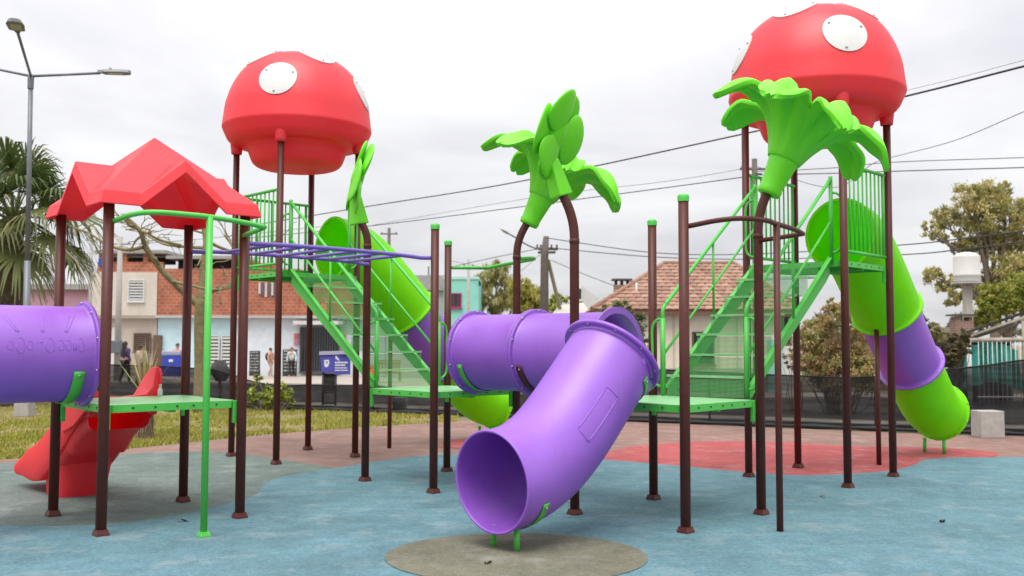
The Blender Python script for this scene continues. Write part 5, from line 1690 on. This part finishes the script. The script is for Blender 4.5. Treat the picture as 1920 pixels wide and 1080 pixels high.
M_CB = mat('cool_blue', (.04, .06, .42), .45)
def coolbox(root, w, h):
    MB().bbox((0, 0, h*.42), (w, .5, h*.80), .03).build('body', M_CB, root)
    MB().bbox((0, 0, h*.91), (w*1.04, .54, h*.16), .03).build('lid', mat('lid_lilac', (.36, .36, .50), .5), root)
    MB().box((0, -.262, h*.62), (w*.22, .01, h*.10)).build('badge', M_SW, root)
standing('cool_box', 'blue lidded box on the street behind the bare tree trunk', 'box', 309, 343, 659, 708, 42, None, extra=coolbox)

# wrapped sapling by the netting
sp_o = P(413, 700, 23.5); sp_o.z = 0
spg = thing('wrapped_sapling', 'small sapling stump with dark cloth tied on top by the netting', 'sapling', sp_o)
MB().tube(smooth_path([(0, 0, -.02), (.02, 0, .3), (-.01, 0, .6), (.02, 0, .85)], 4), [.06, .055, .05, .048, .045, .042, .04, .04, .04, .038, .036, .034, .03], 8).build('trunk', M_BARK, spg)
cw = MB(); rc = random.Random(9)
cw.grid(lambda i, j: V(((.06+.16*math.sin(math.pi*(.1+.8*i)))*math.cos(2*math.pi*j)*(1+.15*math.sin(6*math.pi*j+i*5)), (.06+.14*math.sin(math.pi*(.1+.8*i)))*math.sin(2*math.pi*j), .55+.50*i)), 8, 20, closed_v=True)
cw.build('cloth', mat('cloth_charcoal', (.05, .05, .05), .95, var=.4, vscale=10), spg)

# ---------------------------------------------------------------- people
M_SKIN = mat('skin', (.42, .22, .15), .6)
def person(px, py_feet, D, height, facing, label, top, legs, hair, long_hair=False, stride=.18, arm=.12, bag=None):
    s = height/1.7
    feet = V((fx(px, D), D, fz(py_feet, D)))
    def skin(name, edges, mat_, parent=None):
        vs, es, rs = [], [], []
        idx = {}
        for a, b in edges:
            for k in (a, b):
                if k not in idx: idx[k] = len(vs); vs.append(V(J[k][:3])*s); rs.append(J[k][3]*s)
            es.append((idx[a], idx[b]))
        me = bpy.data.meshes.new(name); me.from_pydata([tuple(v) for v in vs], es, []); me.materials.append(mat_)
        o = link(bpy.data.objects.new(name, me), parent)
        md = o.modifiers.new('skin', 'SKIN'); md.use_smooth_shade = True
        for i, r in enumerate(rs): me.skin_vertices[0].data[i].radius = (r, r*.85)
        for d in me.skin_vertices[0].data: d.use_root = False
        me.skin_vertices[0].data[0].use_root = True
        sb = o.modifiers.new('smooth', 'SUBSURF'); sb.levels = 1; sb.render_levels = 1
        return o
    st, ar = stride, arm
    J = {'pel': (0, 0, .93, .13), 'wai': (0, 0, 1.08, .12), 'che': (0, 0, 1.28, .145), 'nec': (0, 0, 1.44, .055), 'hea': (0, -.015, 1.56, .085), 'cro': (0, -.01, 1.66, .07),
         'hipL': (-.09, 0, .88, .10), 'kneL': (-.095, -st*.55, .50, .065), 'ankL': (-.095, -st*.7, .10, .045), 'toeL': (-.095, -st*.7-.15, .03, .035),
         'hipR': (.09, 0, .88, .10), 'kneR': (.095, st*.15, .49, .065), 'ankR': (.095, st, .12, .045), 'toeR': (.095, st-.13, .04, .035),
         'shL': (-.19, 0, 1.38, .065), 'elL': (-.25, ar*.4, 1.12, .045), 'wrL': (-.25, ar*.1-.05, .88, .032), 'haL': (-.25, ar*.1-.07, .79, .035),
         'shR': (.19, 0, 1.38, .065), 'elR': (.25, -ar*.2, 1.12, .045), 'wrR': (.25, -ar-.05, .90, .032), 'haR': (.25, -ar-.08, .81, .035)}
    body_e = [('pel', 'wai'), ('wai', 'che'), ('che', 'nec'), ('nec', 'hea'), ('hea', 'cro'), ('pel', 'hipL'), ('hipL', 'kneL'), ('kneL', 'ankL'), ('ankL', 'toeL'),
              ('pel', 'hipR'), ('hipR', 'kneR'), ('kneR', 'ankR'), ('ankR', 'toeR'), ('che', 'shL'), ('shL', 'elL'), ('elL', 'wrL'), ('wrL', 'haL'), ('che', 'shR'), ('shR', 'elR'), ('elR', 'wrR'), ('wrR', 'haR')]
    o = skin('person', body_e, M_SKIN)
    o.location = feet; o.rotation_euler = (0, 0, facing)
    tag(o, label, 'person')
    J0 = dict(J); J = {k: (v[0], v[1], v[2], v[3]+.016) for k, v in J0.items()}
    J['pel'] = (0, 0, .95, .15); J['wrL'] = (*J0['wrL'][:3], .044); J['wrR'] = (*J0['wrR'][:3], .044)
    skin('shirt', [('pel', 'wai'), ('wai', 'che'), ('che', 'shL'), ('shL', 'elL'), ('elL', 'wrL'), ('che', 'shR'), ('shR', 'elR'), ('elR', 'wrR')], top, o)
    J = {k: (v[0], v[1], v[2], v[3]+.014) for k, v in J0.items()}
    skin('trousers', [('pel', 'hipL'), ('hipL', 'kneL'), ('kneL', 'ankL'), ('pel', 'hipR'), ('hipR', 'kneR'), ('kneR', 'ankR')], legs, o)
    hm = MB()
    hm.grid(lambda i, j: V((.095*math.sin(math.pi*(.02+.62*i))*math.cos(2*math.pi*j), .03+.10*math.sin(math.pi*(.02+.62*i))*math.sin(2*math.pi*j), 1.60+.105*math.cos(math.pi*(.02+.62*i))))*s, 8, 16, closed_v=True)
    if long_hair:
        hm.grid(lambda i, j: V(((.10+.03*math.sin(3*i))*math.cos(math.pi*j), .06+.08*math.sin(math.pi*j), 1.62-.50*i))*s, 8, 12)
    hm.build('hair', hair, o)
    if bag: 
        bm_ = MB().lathe([(0, -.09), (.12, -.085), (.2, -.04), (.22, 0), (.2, .04), (.12, .085), (0, .09)], 18, 0, Matrix.Translation((0, .20*s, 1.18*s)) @ Matrix.Rotation(R(90), 4, 'X'))
        bm_.build('backpack', bag, o)
    return o
HAIR = mat('dark_hair', (.02, .014, .011), .6); C_BLK = mat('cloth_black', (.018, .018, .02), .9)
person(237, 722, 37, 1.62, R(150), 'long haired person in dark purple top walking beyond the netting', mat('cloth_purple', (.05, .03, .12), .9), C_BLK, HAIR, True)
person(267, 724, 38, 1.58, R(160), 'dark haired person in pale grey top beyond the netting', mat('cloth_grey', (.45, .42, .38), .9), mat('cloth_slate', (.09, .09, .1), .9), HAIR)
person(548, 708, 53, 1.62, R(5), 'person in pale blue shirt and black trousers walking on shop pavement', mat('cloth_paleblue', (.52, .66, .68), .9), C_BLK, mat('hair_red', (.22, .07, .04), .7), stride=.26)
person(509, 708, 52, 1.55, R(75), 'person in salmon clothes with a round black backpack by the shop', mat('cloth_salmon', (.60, .30, .22), .9), mat('cloth_salmon2', (.52, .32, .26), .9), HAIR, bag=C_BLK)
person(334, 712, 44.5, 1.62, R(20), 'person in pinkish top standing behind the blue lidded box', mat('cloth_rose', (.55, .30, .28), .9), C_BLK, HAIR, stride=.05)

# ---------------------------------------------------------------- a few fallen leaves on the rubber
lfm = MB(); lfm.grid(lambda i, j: V(((i-.5)*.09, (j-.5)*.045*math.sin(math.pi*(.08+.84*i)), .008+.014*math.sin(4*i+2*j))), 6, 3)
LFM = lfm.mesh('fallen_leaf', mat('dry_leaf', (.16, .11, .06), .9))
LF2 = lfm.mesh('fallen_leaf', mat('dark_leaf', (.06, .07, .05), .9))
for (px, py, a, me, lab) in ((344, 977, .2, LFM, 'dry brown leaf lying on the blue rubber near the green pole'), (1767, 978, .9, LF2, 'dark leaf on the blue rubber at the far right'),
                             (1541, 931, 2.0, LFM, 'tiny brown leaf on blue rubber behind the thin brown pole'), (915, 1056, 1.2, LFM, 'small leaf on the beige circle left of slide legs')):
    o = put('fallen_leaf', me, None, G(px, py, .012), (0, 0, a)); tag(o, lab, 'leaf', 'fallen leaves')
